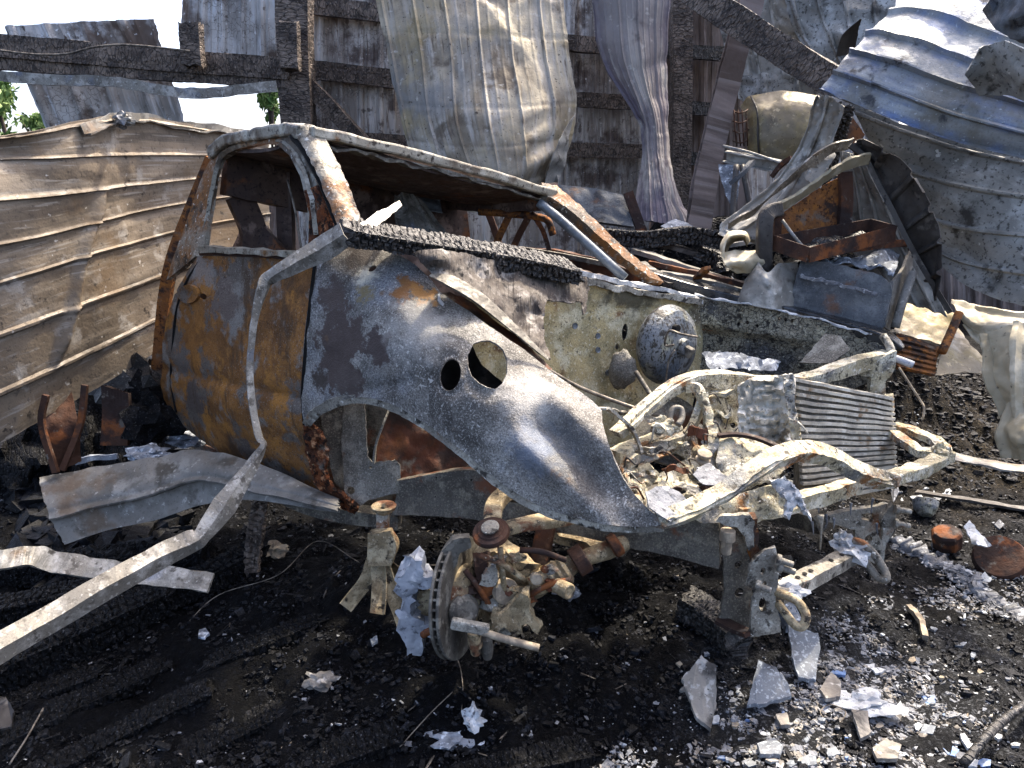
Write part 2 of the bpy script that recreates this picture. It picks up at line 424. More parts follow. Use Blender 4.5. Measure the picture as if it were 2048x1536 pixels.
def slab(name, outline, Y, depth, m, parent=None, holes=(), g=16, wr=(.004, 30), ctrl=None, **kw):
    """a thick plate or casting: an outline with real depth"""
    o = patch(name, outline, ctrl or [(outline[0][0], outline[0][1], Y), (outline[0][0] + 50, outline[0][1], Y), (outline[0][0], outline[0][1] + 50, Y)], m, parent, holes=holes, g=g, wr=wr, thick=depth, **kw)
    md = o.modifiers.new('edge', 'BEVEL'); md.width = min(.004, depth * .2); md.segments = 2; md.limit_method = 'ANGLE'
    return o
def lump(name, c, r, m, parent=None, sq=(1, 1, 1), rgh=.35, fr=1.6, sub=3, sd_=0, **kw):
    bm = bmesh.new(); bmesh.ops.create_icosphere(bm, subdivisions=sub, radius=1)
    V = np.array([tuple(v.co) for v in bm.verts]); F = [[v.index for v in f.verts] for f in bm.faces]; bm.free()
    d = 1 + rgh * fbm(V[:, 0] * fr, V[:, 1] * fr, V[:, 2] * fr, sd_, 4)
    V = V * d[:, None] * r * np.array(sq) + np.array(c)
    return obj(name, V, F, m, parent, smooth=rgh < .3, **kw)
# ------------------------------------------------------------------ materials
V_ = dict
mat('char', '24211f', [('n', '45403c', 14, .55, .08), ('n', '0f0e0e', 50, .5, .1), ('v', '060606', 26, .10, V_(uv=True, st=(1.7, .75, 1), o=.9, wp=.7)), ('n', '8a8580', 160, .62, .05, V_(o=.9))], rough=.5, spec=.55,
    bump=((26, .6, V_(uv=True, st=(1.7, .75, 1), vor=True)), (200, .4)), bdist=.010)
mat('char_brown', '5f544b', [('n', '7d7065', 6, .55, .1, V_(d=7)), ('n', '433a34', 9, .52, .08, V_(d=8)), ('v', '221d1a', 24, .09, V_(uv=True, st=(1.9, .7, 1), o=.85, wp=.7)), ('n', '9c9082', 90, .62, .05, V_(o=.5))], rough=.6, spec=.35,
    bump=((24, .45, V_(uv=True, st=(1.9, .7, 1), vor=True)), (200, .2)), bdist=.010)
mat('ground', '070a10', [('n', '04050a', 6, .5, .1), ('n', '10131b', 30, .56, .08), ('n', '242528', 3.0, .60, .10, V_(d=8, o=.5)),
    ('b', '5f6164', (1640, 1330, 1.72), .32, .12, V_(o=.8)), ('b', '56585b', (1950, 1330, 1.8), .36, .12, V_(o=.75)), ('b', '515356', (1480, 1450, 1.5), .2, .1, V_(o=.7)), ('b', '4a4b4e', (1900, 1000, 2.8), .4, .2, V_(o=.6)), ('b', '5a4e38', (1880, 860, 3.6), .5, .3, V_(o=.6)), 
    ('n', '8d9096', 190, .68, .04, V_(o=.9)), ('n', '030304', 90, .42, .05, V_(o=.8))], rough=.8, spec=.1, bump=((25, .6), (120, .9), (400, .6)), bdist=.015)
mat('chunk', '090b11', [('n', '070708', 20, .5, .1), ('n', '1e2128', 35, .58, .06), ('n', '6a6b6f', 160, .64, .05, V_(o=.5))], rough=.6, spec=.22, bump=((120, .8), (320, .5)))
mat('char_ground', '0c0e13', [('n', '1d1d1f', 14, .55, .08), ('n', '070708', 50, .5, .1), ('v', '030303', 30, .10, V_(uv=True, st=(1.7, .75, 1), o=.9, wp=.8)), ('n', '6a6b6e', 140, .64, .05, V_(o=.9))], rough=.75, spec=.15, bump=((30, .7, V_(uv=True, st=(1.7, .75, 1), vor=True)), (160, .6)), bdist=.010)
mat('ash', '7f8185', [('n', '5c5e63', 12, .52, .1), ('n', '4a4b4f', 60, .60, .06), ('n', 'b9bbbd', 30, .62, .05)], rough=.95, bump=((90, .8), (30, .5)))
mat('ash_blue', '858a91', [('n', '585d64', 14, .52, .1), ('n', 'c7ced6', 40, .6, .06), ('n', '34383f', 90, .64, .05)], rough=.9, bump=((90, .6),))
mat('ash_white', 'b9bcbe', [('n', '8f9296', 15, .54, .1), ('n', '5f6165', 50, .62, .05), ('n', 'd5d7d8', 30, .62, .05)], rough=.95, bump=((60, .8),))
mat('plaster', '8a857d', [('n', '3d3b39', 6, .56, .06, V_(d=9)), ('n', '6b6660', 8, .52, .1), ('n', 'b3b0aa', 30, .6, .06), ('n', '3f3d3c', 70, .66, .04)], rough=.95, bump=((70, .5),))
mat('concrete', '7d8082', [('n', '45464a', 5, .55, .06, V_(d=9)), ('n', '6c7177', 10, .5, .1), ('n', '9fa5aa', 90, .58, .05)], rough=.95, bump=((150, .3),))
mat('pebble_tan', 'a89a84', [('n', '7d7263', 30, .5, .1)], rough=.9)
mat('pebble_blue', '55709c', [('n', '8794a8', 40, .55, .1)], rough=.6)
# galvanised and painted sheet metal, burnt
mat('sheet_left', '766a5b', [('n', '60564a', 2.2, .5, .12, V_(d=7)), ('n', '8a7f70', 5, .56, .1, V_(uv=True, st=(.35, 3, 1), d=7)), ('n', '48423b', 4, .60, .07, V_(uv=True, st=(.4, 4, 1), d=8, o=.85)), ('n', '989289', 14, .60, .06, V_(uv=True, st=(.3, 4, 1), o=.7, d=7)),
    ('n', 'a29d95', 9, .63, .06, V_(o=.7, d=9)), ('n', '443d37', 60, .62, .05, V_(o=.6)), ('n', '6b573f', 3, .60, .06, V_(d=9, o=.6)), ('n', '39332d', 18, .66, .03, V_(d=9)), ('n', 'b5b1aa', 24, .68, .03, V_(d=8))], rough=.7, metal=.05, bump=((30, .25), (90, .25)))
mat('sheet_hang', 'a39a87', [('n', '756c5d', 3, .5, .1, V_(d=8)), ('n', '9d9991', 6, .55, .1, V_(uv=True, st=(4, .4, 1), d=7)), ('n', '5f5548', 5, .59, .06, V_(d=9)), ('n', '71716f', 2.2, .57, .08, V_(o=.8, d=7)), ('n', '988a66', 3.1, .6, .08, V_(o=.6, d=8)),
    ('n', '4a4138', 10, .64, .05, V_(uv=True, st=(5, .5, 1), o=.8, d=7)), ('n', 'b9b6ad', 22, .66, .05, V_(o=.6, d=7)), ('n', '40372f', 60, .66, .04, V_(o=.9)), ('n', '3b332c', 12, .68, .03, V_(d=9))], rough=.65, metal=.15, bump=((25, .3), (80, .3)))
mat('sheet_purple', '857f7c', [('n', '5c5560', 3, .5, .12, V_(uv=True, st=(3, .5, 1), d=6)), ('n', '9b9690', 7, .57, .1, V_(uv=True, st=(5, .5, 1))), ('n', '4a3f40', 4, .62, .08), ('n', 'b5b1aa', 18, .66, .05, V_(o=.6))],
    rough=.65, metal=.15, bump=((25, .3), (80, .3)))
mat('siding', 'bab6b1', [('n', '918b85', 3.0, .5, .1, V_(uv=True, st=(2.5, .5, 1), d=7)), ('n', 'cfcdca', 5, .57, .08, V_(uv=True, st=(4, .5, 1), d=7)), ('n', '5f5550', 5, .58, .07, V_(d=9)), ('n', '6f655e', 12, .60, .05, V_(uv=True, st=(3, .4, 1), d=8)), ('v', '453c39', 26, .05, V_(o=.6, mask=(3, .53))), ('n', '4a403c', 14, .63, .04, V_(d=9, o=.8)), ('n', 'dddbd8', 40, .67, .04, V_(d=7))],
    rough=.65, metal=.0, bump=((40, .3),))
mat('siding_pale', 'b5b3b0', [('n', '8a8885', 3.0, .5, .1, V_(uv=True, st=(2.5, .5, 1), d=7)), ('n', 'c2c6cb', 6, .58, .08, V_(uv=True, st=(4, .4, 1), d=7)), ('n', '594d45', 3.5, .57, .08, V_(d=8)), ('v', '453c38', 26, .05, V_(o=.6, mask=(3, .53))), ('n', '4a403a', 14, .64, .04, V_(d=9)), ('n', 'd5d8da', 30, .66, .04, V_(d=7))],
    rough=.6, metal=.15, bump=((40, .3),))
mat('siding_dark', '7a6e69', [('n', '50453f', 4, .5, .1, V_(uv=True, st=(2.5, .5, 1), d=7)), ('n', '7d7470', 6, .62, .08, V_(uv=True, st=(6, .4, 1)))], rough=.65, metal=.1, bump=((40, .3),))
mat('sheet_grey', '8e8c86', [('n', '75736d', 3, .5, .1, V_(d=7)), ('n', 'a5a49e', 9, .57, .08, V_(d=6)), ('n', '55524c', 12, .63, .06, V_(d=6)), ('n', '33302d', 90, .67, .04, V_(o=.8)), ('n', 'b9b7b0', 40, .68, .04)], rough=.62, metal=.2, bump=((40, .3), (120, .2)))
mat('sheet_blue', '797d80', [('n', '65779a', 2.6, .52, .08, V_(d=8)), ('n', '979b9c', 4, .54, .1, V_(uv=True, st=(.6, 3, 1), d=7)), ('n', '4d5e80', 5, .60, .06, V_(d=8, o=.8)), ('n', '6f6d66', 3.2, .57, .08, V_(d=8)), ('n', '3a3b3e', 11, .63, .05, V_(d=8)), ('n', '4a4844', 130, .60, .05, V_(o=.6)), ('n', 'bcc0c2', 60, .66, .04, V_(o=.6))],
    rough=.55, metal=.25, bump=((40, .25), (120, .2)))
mat('sheet_pocked', '8d8d89', [('n', '6f6f6b', 3, .5, .1, V_(d=8)), ('n', 'a9aba9', 5, .57, .08, V_(d=8)), ('n', '3c3b39', 7, .64, .05, V_(d=9)), ('n', '3a3937', 60, .60, .05, V_(o=.85)), ('n', 'b7b7b1', 30, .68, .04)], rough=.65, metal=.15, bump=((60, .5), (160, .3)))
mat('sheet_dark', '4a4744', [('n', '36322f', 5, .5, .1), ('n', '625e59', 12, .62, .06), ('n', '1d1b1a', 60, .64, .05)], rough=.6, metal=.2, bump=((50, .3),))
mat('sheet_tan', '7d7462', [('n', '8f825f', 6, .52, .1), ('n', '5d564a', 4, .58, .08), ('n', 'a89c80', 30, .64, .05), ('n', '3e3932', 90, .66, .05)], rough=.6, metal=.15, bump=((40, .3),))
mat('trim', '85827a', [('n', '6a665f', 2.2, .52, .1, V_(d=8)), ('n', '77736b', 5, .5, .1, V_(d=7)), ('n', 'a5a29b', 14, .56, .08, V_(d=7)), ('n', '56524c', 30, .60, .05, V_(d=7)), ('n', '6b7587', 4, .62, .05, V_(o=.6)), ('n', '3f3b37', 130, .60, .05, V_(o=.7)), ('n', '2f2b28', 260, .58, .05, V_(o=.5)), ('n', 'bdbab3', 90, .63, .04, V_(o=.6)), ('n', '6d5840', 5, .65, .04, V_(d=9, o=.7))], rough=.55, metal=.25, bump=((60, .2),))
mat('trim_dull', '7d7a74', [('n', '65625c', 4, .5, .1), ('n', '8f8d87', 10, .6, .07), ('n', '3d3a37', 120, .61, .05, V_(o=.7)), ('n', '504c45', 7, .60, .05, V_(d=9)), ('n', '9d9a93', 50, .64, .04, V_(d=6)), ('n', '5f4c38', 4, .63, .05, V_(d=9, o=.7))], rough=.6, metal=.25, bump=((60, .25),))
mat('cream_sheet', 'a9a08a', [('n', '948a72', 4, .5, .1), ('n', 'beb6a2', 9, .6, .08), ('n', '5e564a', 30, .68, .05)], rough=.7, bump=((40, .3),))
# truck
mat('door_rust', '8a5f33', [('n', '6b4a2c', 6, .5, .12, V_(d=8)), ('n', '96693a', 11, .56, .08, V_(d=8)), ('n', '655d55', 4.2, .545, .03, V_(d=10, r=.68)), ('n', '827d76', 7.5, .59, .05, V_(d=9)), ('n', '9c6c36', 9, .585, .05, V_(d=9)),
    ('b', '6a5f58', (460, 600, 2.5), .09, .02), ('b', '5a504a', (400, 800, 2.6), .07, .02), ('b', '67605a', (380, 720, 2.65), .06, .02), ('b', '85817c', (415, 545, 2.6), .07, .02, V_(o=.8)), ('b', '5a5049', (500, 900, 2.42), .06, .02), ('b', '6a625b', (590, 800, 2.2), .05, .015),
    ('n', '3d3026', 70, .60, .05, V_(d=6, o=.7, mask=(5, .5))), ('n', '33261d', 190, .58, .05, V_(o=.8)), ('n', '4a3a2c', 6, .60, .05, V_(st=(1.6, 1.6, .35), d=9, o=.8)), ('n', 'a09c95', 160, .62, .05, V_(o=.8, mask=(4, .52)))], rough=.85, spec=.2, bump=((150, .4), (30, .3)))
mat('rust_scale', '7a4526', [('n', '4a2c1d', 12, .5, .1, V_(d=8)), ('n', 'b3805a', 30, .62, .06), ('n', '231813', 50, .55, .06), ('n', 'c9b28a', 60, .7, .04), ('n', '8d8578', 9, .62, .06, V_(d=8))], rough=.9, spec=.2, bump=((70, 1.0), (180, .6)), bdist=.012)
mat('rust_orange', '7d5230', [('n', '3a2f2a', 7, .52, .05, V_(d=10, r=.68)), ('n', '94602f', 30, .57, .07), ('n', '42281a', 60, .6, .06), ('n', '6f655a', 12, .62, .05, V_(d=8, o=.7))], rough=.85, spec=.2, bump=((90, .6),))
mat('rust_dark', '4c3326', [('n', '2e2320', 6, .5, .1, V_(d=8)), ('n', '7d4a28', 9, .6, .06, V_(d=8)), ('n', '6b655d', 20, .66, .05)], rough=.8, spec=.25, bump=((80, .5),))
mat('pillar', '8a8478', [('n', 'a9a69c', 7, .54, .08, V_(d=8)), ('n', '7d5836', 4, .50, .05, V_(d=10, r=.66)), ('n', '5a5148', 9, .56, .05, V_(d=9)), ('n', '3a332c', 20, .61, .05, V_(d=8)), ('n', '2c2723', 150, .58, .05, V_(o=.8)), ('n', 'c9c8c1', 60, .64, .04)], rough=.6, metal=.15, bump=((90, .5),))
mat('roof_rim', '8f8a7d', [('n', '5c5348', 8, .56, .06, V_(d=9)), ('n', '7d5a38', 6, .62, .05, V_(d=9)), ('n', 'b5b1a4', 12, .58, .07, V_(d=8)), ('n', '3a332c', 60, .60, .05, V_(d=6)), ('n', '2d2823', 180, .60, .05, V_(o=.7))], rough=.5, metal=.25, bump=((60, .3),))
mat('cab_dark', '56473f', [('n', '463a36', 6, .5, .1, V_(d=7)), ('n', '7a6a62', 9, .60, .06, V_(d=8)), ('n', '704a30', 7, .62, .05, V_(d=9)), ('n', '2b2422', 60, .60, .05, V_(o=.8))], rough=.75, spec=.25, bump=((60, .3),))
mat('fender', '7d7973', [('n', '5f5c57', 2.6, .5, .10, V_(d=6)), ('n', '8d9197', 2.6, .58, .08, V_(d=6, o=.7)), ('n', 'a5a29b', 3.2, .57, .09, V_(d=7)), ('n', '45413d', 5, .60, .05, V_(st=(1.5, 1.5, .5), d=9, o=.8)), ('n', '4a4744', 8, .60, .06, V_(d=9, o=.8)),
    ('n', '2f2c29', 210, .52, .05, V_(d=3, o=1)), ('n', 'c3c0b9', 200, .59, .05, V_(o=.8)), ('n', 'd5d2cb', 90, .62, .04, V_(o=.7, mask=(4, .5))), ('n', '3b3835', 105, .57, .05, V_(o=.5, mask=(5, .54))),
    ('b', '4d423e', (690, 690, 2.1), .10, .010, V_(s=(1, 1, .8))), ('b', '4d433f', (660, 590, 2.15), .05, .012), ('b', '4a403d', (755, 690, 2.0), .05, .01), ('b', '544a46', (700, 760, 2.05), .05, .012), ('b', '7a5532', (812, 555, 2.05), .055, .012), ('b', '8f683a', (850, 575, 2.05), .045, .012), ('b', '7d7052', (735, 590, 2.1), .03, .012), ('b', 'c9c5b5', (740, 560, 2.15), .035, .02),  # last blob paints the sunlit spot on the upward-facing top
    ('b', '4a4d50', (1110, 880, 1.75), .08, .04, V_(o=.7)), ('b', '3e3936', (1180, 960, 1.7), .05, .02, V_(o=.6)), ('b', '453d38', (640, 760, 2.12), .035, .01), ('b', 'b3b0a9', (1060, 790, 1.86), .07, .05, V_(o=.6)), ('b', '7d889a', (1060, 900, 1.75), .06, .04, V_(o=.5)), ('b', 'a8a6a0', (840, 660, 1.97), .08, .05, V_(o=.5)), ('b', '453f3a', (720, 500, 2.2), .06, .02), ('n', '6b533c', 7, .66, .04, V_(d=9, o=.8))], rough=.72, metal=.0, spec=.35, bump=((200, .45), (70, .25), (25, .12)))  # shadow on the front dent and the lit ridge painted in as blobs
mat('inner_grey', '77736a', [('n', '5f5b53', 6, .5, .1, V_(d=7)), ('n', '8f8b80', 14, .57, .07, V_(d=7)), ('n', 'b5b1a5', 190, .57, .04, V_(o=.7)), ('n', '2e2b28', 160, .56, .05, V_(o=.7)), ('n', '6a4a34', 5, .62, .05, V_(d=9))], rough=.75, bump=((140, .5),))
mat('inner_rust', '5a3422', [('n', '7a4a28', 7, .55, .1), ('n', '3a2a22', 9, .52, .08, V_(d=8)), ('n', '7d7566', 10, .64, .06, V_(d=8))], rough=.8, bump=((80, .5),))
mat('cream', 'c0b79b', [('n', 'a0967a', 7, .52, .1, V_(d=7)), ('n', 'd8d2be', 12, .55, .08, V_(d=7)), ('n', '8a6038', 6, .585, .045, V_(d=10, r=.68)), ('n', '7d7d79', 9, .58, .06, V_(d=8)), ('v', '2f2a23', 75, .08, V_(o=.6, mask=(7, .5))), ('n', '3a352c', 45, .60, .04, V_(o=.9, d=7)), ('n', '2d2923', 170, .58, .04, V_(o=.75)), ('n', 'd6d3c8', 80, .64, .04)], rough=.75, bump=((110, .6), (30, .3)))
mat('cream_wall', 'bba97c', [('n', '968d6c', 5, .5, .1, V_(d=7)), ('n', 'cbc3a5', 10, .56, .08, V_(d=7)), ('n', '5d5546', 5, .62, .05, V_(d=10)), ('n', '7d5f3f', 6, .63, .05, V_(d=10)), ('n', '6d757d', 8, .67, .05, V_(d=6)), ('n', '403a28', 190, .56, .04, V_(o=.65)), ('n', '2f2b22', 70, .62, .04, V_(o=.8, mask=(4, .5))), ('n', 'd9d3bd', 90, .62, .04, V_(o=.7)), ('b', '5a5443', (1280, 585, 2.8), .1, .05, V_(s=(.5, .5, 2)))], rough=.8, bump=((110, .6),))  # last blob paints the cowl's shade as a dark top band
mat('crackled', '8c8775', [('n', '5d594e', 5, .5, .1, V_(d=7)), ('n', '4a4c4f', 4, .57, .07, V_(d=7)), ('n', 'aaa48c', 9, .62, .07), ('v', '262421', 52, .09, V_(o=.9, wp=2.2)), ('n', '2a2825', 30, .60, .05, V_(d=8)), ('n', 'b5b09c', 70, .63, .05, V_(o=.7)), ('b', '99551f', (1425, 645, 2.95), .03, .01)], rough=.7, bump=((45, .5, V_(vor=True)), (140, .3)))
mat('booster', '777a7c', [('n', '4f5862', 6, .54, .1, V_(d=7)), ('n', '97947f', 9, .57, .07, V_(d=8)), ('n', '302d28', 14, .60, .05, V_(d=9)), ('n', '36332d', 55, .58, .05, V_(st=(1.5, 1.5, .6))), ('n', '24211d', 100, .60, .05)], rough=.55, metal=.2, bump=((90, .5),))
mat('fins', 'd2ccbc', [('n', 'aaa498', 12, .5, .1, V_(d=7)), ('n', 'dcd8cc', 20, .58, .06), ('n', '8d7458', 9, .62, .05, V_(d=9))], rough=.65, metal=.1, bump=((260, .8, V_(st=(1, 1, .15))),))
mat('foil', 'bab6aa', [('n', '9d998d', 10, .5, .1, V_(d=7)), ('n', 'd5d2c8', 20, .57, .07, V_(d=7)), ('n', '6f6657', 14, .63, .05, V_(d=9)), ('n', '4a443a', 90, .64, .04, V_(o=.8))], rough=.6, metal=.1, bump=((60, .5), (25, .5)))
mat('fin_dark', '7d776b', [('n', '5f5a50', 14, .5, .1, V_(d=7)), ('n', '968f80', 9, .58, .08, V_(d=7)), ('n', '3d3932', 240, .52, .06, V_(st=(1, 1, .08), o=1))], rough=.8, bump=((300, .8, V_(st=(1, 1, .08))),))
mat('cast_tan', '9a8a6c', [('n', '7d6e54', 10, .5, .1, V_(d=7)), ('n', 'b8a98a', 20, .57, .07, V_(d=7)), ('n', '6b452e', 8, .59, .05, V_(d=9)), ('n', '2f2922', 30, .60, .05, V_(d=8)), ('n', '2a251f', 140, .58, .05, V_(o=.75)), ('n', 'bdb198', 90, .64, .04, V_(o=.7))], rough=.75, bump=((80, .6), (200, .4)))
mat('steel_grey', '6b675f', [('n', '524e48', 10, .5, .1), ('n', '858177', 30, .58, .06), ('n', '302d29', 110, .6, .05)], rough=.65, metal=.3, bump=((90, .4),))
mat('alu_white', 'a2a6ad', [('n', '84888f', 14, .54, .1), ('n', 'c0c3c6', 30, .6, .06), ('n', '62646a', 60, .62, .05), ('n', '7d6a55', 8, .62, .05, V_(d=8, o=.7))], rough=.7, bump=((60, .5),))
mat('frame_black', '625e56', [('n', '4a4640', 6, .5, .1, V_(d=7)), ('n', '827d70', 14, .57, .06, V_(d=7)), ('n', 'a29c8a', 170, .58, .04, V_(o=.7)), ('n', '2a2724', 150, .57, .05, V_(o=.7)), ('n', '6b4530', 8, .62, .05, V_(d=9))], rough=.75, bump=((120, .6),))
mat('horn', '9d988c', [('n', '7d786e', 6, .5, .1, V_(d=7)), ('n', 'bcb8ab', 10, .58, .06, V_(d=7)), ('n', '3a3631', 25, .58, .05, V_(d=8)), ('n', '2d2a26', 170, .56, .05, V_(o=.75)), ('n', '80522e', 7, .63, .05, V_(d=9)), ('n', 'd0cdc4', 60, .65, .04)], rough=.7, metal=.1, bump=((110, .6),))
mat('black_gloss', '26282b', [('n', '4a5058', 5, .6, .08), ('n', '131416', 20, .5, .1)], rough=.35, spec=.5, bump=((60, .15),))
mat('liner', '575049', [('n', '3c3531', 9, .5, .1, V_(d=7)), ('n', '8a857f', 14, .59, .07, V_(d=8)), ('n', '1c1918', 40, .60, .05, V_(d=8)), ('n', 'a5a09a', 120, .64, .05, V_(o=.6))], rough=.8, bump=((90, 1.0, V_(uv=True, st=(1, .1, 1), rot=(0, 0, .6), dist=.012)), (60, .4)))
mat('cabinet_grey', '55585b', [('n', '43464a', 4, .5, .12, V_(d=7)), ('n', '6c6e6f', 9, .57, .08, V_(d=8)), ('n', '2f2f31', 7, .60, .05, V_(d=9)), ('n', '6a4a34', 5, .64, .05, V_(d=9, o=.8)), ('n', '8a8b8b', 150, .62, .05, V_(o=.6)), ('n', '232325', 120, .6, .05, V_(o=.7))], rough=.6, metal=.1, bump=((60, .3), (160, .2)))
mat('tube_blue', '6c737a', [('n', '565b60', 9, .5, .1), ('n', '8d949a', 20, .6, .06)], rough=.5, metal=.3, bump=((60, .2),))
mat('leaf', '7d9450', [('n', '9db068', 3, .55, .1), ('n', '42602a', 2, .45, .1)], rough=.7, bump=())
mat('bark', '4a4036', [], rough=.9, bump=((20, .5),))
mat('wire', '7d756a', [('n', '4a443d', 30, .5, .1)], rough=.6, metal=.4, bump=())
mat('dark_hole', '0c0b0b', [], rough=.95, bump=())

# ------------------------------------------------------------------ ground
def gz(x, y):
    x = np.asarray(x, float); y = np.asarray(y, float)
    z = .035 * fbm(x * 1.3, y * 1.3, 0, 3, 4) + .02 * fbm(x * 7, y * 7, 0, 8, 3)
    z = z + .10 * np.exp(-(((x + .25) / .9) ** 2 + ((y - 2.1) / .5) ** 2))
    z = z + sstep(3.15, 4.3, y) * sstep(.1, .9, x - .05 * y) * (.85 * (1 - sstep(1.9, 2.6, x)) + .35) * (1 - sstep(9, 16, y))
    z = z + .22 * sstep(2.2, 3.4, y) * sstep(-.8, -1.6, x) * (1 - sstep(7, 12, y))
    return z
def ground():
    xs = np.concatenate([[-400, -150, -60, -25, -12, -7, -5, -4, -3.4], np.arange(-3, 3.6, .022), [3.8, 4.3, 5, 7, 12, 25, 60, 150, 400]])
    ys = np.concatenate([[-60, -20, -6, -2, -.5, .3, .6], np.arange(.8, 4.4, .022), np.arange(4.4, 8, .08), [8.5, 9.5, 11, 14, 20, 35, 70, 150, 400, 900]])
    X, Y = np.meshgrid(xs, ys)
    Z = gz(X, Y)
    near = sstep(.3, .9, Y) * (1 - sstep(4.0, 4.6, Y)) * (1 - sstep(2.9, 3.4, np.abs(X)))
    Z = Z + near * (.012 * fbm(X * 22, Y * 22, 0, 21, 3))
    Z = np.where(Y > 16, Z * .5 - .0, Z)
    V = np.stack([X, Y, Z], -1).reshape(-1, 3); nx = len(xs); idx = np.arange(V.shape[0]).reshape(X.shape)
    F = np.stack([idx[:-1, :-1], idx[:-1, 1:], idx[1:, 1:], idx[1:, :-1]], -1).reshape(-1, 4)
    obj('ground', V, F.tolist(), 'ground', kind='structure', smooth=True)
ground()
def on(px, py, up=0.0):
    """a point on the ground surface seen at that pixel"""
    z = 0.0
    for _ in range(12):
        p = atz(px, py, z); z = float(gz(p.x, p.y))
    p.z = z + up; return p

# ------------------------------------------------------------------ back wall of the burnt barn: siding sheets, posts and girts
def siding(px0, px1, y0, y1, Y, m, label, nrib=5, lean=0, x0b=None, x1b=None, wr=(.02, 1.6)):
    xb0 = px0 if x0b is None else x0b; xb1 = px1 if x1b is None else x1b
    rows = []
    for k in range(5):
        t = k / 4; y = y0 + (y1 - y0) * t
        a, b = px0 + (xb0 - px0) * t, px1 + (xb1 - px1) * t
        rows.append([(a + (b - a) * q, y, Y) for q in (0, .33, .67, 1)])
    return sheet('siding_sheet', rows, m, n=(150, 40), ribs=(nrib, .022, .34, 't', .3, .006), wr=wr, edge=.012, label=label, cat='siding', group='ribbed siding sheets of the barn wall')
siding(362, 556, -40, 122, 5.25, 'siding_pale', 'pale ribbed siding sheet above the thick charred beam, sky to its left', 5)
siding(598, 792, -40, 720, 5.3, 'siding', 'grey crackled siding sheet between the charred post and the big hanging sheet', 5)
siding(785, 1010, -40, 720, 5.35, 'siding', 'siding sheet still upright behind the big hanging beige sheet', 5)
siding(1000, 1150, -40, 720, 5.36, 'siding', 'siding strip behind the right edge of the big hanging sheet', 4)
siding(1126, 1300, -40, 720, 5.4, 'siding', 'sooty ribbed siding sheet crossed by charred girts, right of the hanging sheet', 6)
siding(1290, 1500, -40, 760, 5.5, 'siding_dark', 'nearly black siding sheet behind the charred post by the leaning track', 4)
sheet('siding_sheet', [[(573, 178, 5.2), (592, 178, 5.2), (602, 178, 5.2)], [(578, 230, 5.2), (597, 230, 5.2), (606, 230, 5.2)], [(585, 268, 5.2), (602, 268, 5.2), (610, 268, 5.2)]], 'siding_pale', n=(20, 20), ribs=(1, .015, .4, 't'),
      label='short pale siding offcut left of the charred post, above the cab roof', cat='siding', group='ribbed siding sheets of the barn wall')
G_ = 'charred timbers of the barn wall'
def tb(name, pts, w_, h_, label, m='char_brown', n=90, **kw):
    return beam(name, pts, w_, h_, m, n=n, label=label, cat='timber', group=G_, cell=.04, depth=.003, wob=.004, **kw)
tb('wall_post', [(588, -40, 4.95), (592, 120, 4.95), (600, 300, 4.95)], .20, .15, 'thick charred wall post behind the near corner of the cab roof', n=110, up=(0, 1, 0))
tb('wall_post', [(1362, -30, 5.2), (1362, 200, 5.2), (1358, 470, 5.2)], .13, .12, 'charred wall post right of the narrow hanging sheet', n=110, up=(0, 1, 0))
tb('knee_brace', [(612, 165, 5.0), (660, 215, 5.0), (730, 292, 5.05)], .10, .12, 'charred diagonal brace running down from the wall post', n=70, up=(0, 1, 0))
tb('header_beam', [(-60, 86, 4.7), (150, 105, 4.75), (350, 122, 4.8), (575, 138, 4.88)], .05, .13, 'upper charred beam spanning the sky at the left', n=140)
tb('header_beam', [(-60, 120, 4.72), (150, 132, 4.77), (350, 146, 4.82), (575, 160, 4.9)], .06, .10, 'lower charred beam running just under the upper one, sky at the left', n=140)
tb('post_stub', [(383, 48, 4.72), (385, 90, 4.72), (388, 132, 4.72)], .12, .08, 'rounded charred post stub standing on the beam against the sky', n=40, up=(0, 1, 0))
tb('post_stub', [(578, 45, 4.75), (580, 90, 4.75), (582, 140, 4.75)], .11, .08, 'charred post stub standing on the beam beside the wall post', n=40, up=(0, 1, 0))
tb('girt', [(600, 8, 5.22), (700, 20, 5.22), (790, 30, 5.22)], .05, .11, 'topmost charred girt left of the big hanging sheet', n=60)
tb('girt', [(600, 138, 5.2), (700, 148, 5.22), (800, 160, 5.22)], .05, .12, 'charred girt left of the big hanging sheet, level with the beam', n=60)
tb('girt', [(700, 280, 5.2), (760, 284, 5.22), (860, 290, 5.22)], .05, .11, 'lowest charred girt left of the big hanging sheet, just above the roof rim', n=40)
tb('girt', [(1120, 84, 5.28), (1200, 92, 5.3), (1300, 100, 5.3)], .05, .10, 'highest charred girt between the two hanging sheets', n=50)
tb('girt', [(1130, 198, 5.28), (1220, 203, 5.3), (1300, 206, 5.3)], .05, .095, 'middle charred girt between the two hanging sheets', n=50)
tb('girt', [(1120, 300, 5.28), (1200, 301, 5.3), (1300, 303, 5.3)], .05, .095, 'lowest charred girt between the two hanging sheets', n=50)
tb('girt', [(1320, 100, 5.36), (1440, 108, 5.4)], .05, .09, 'high charred girt behind the post right of the narrow sheet', m='char', n=40)
tb('girt', [(1320, 212, 5.36), (1440, 220, 5.4)], .05, .09, 'middle charred girt behind the post right of the narrow sheet', m='char', n=40)
tb('girt', [(1320, 312, 5.36), (1440, 322, 5.4)], .05, .09, 'low charred girt behind the post right of the narrow sheet', m='char', n=40)
tb('rafter', [(1340, -50, 4.3), (1450, 28, 4.15), (1570, 105, 4.0), (1672, 168, 3.85)], .10, .14, 'long charred rafter slanting down to the bluish sheet at upper right', m='char_brown', n=170)

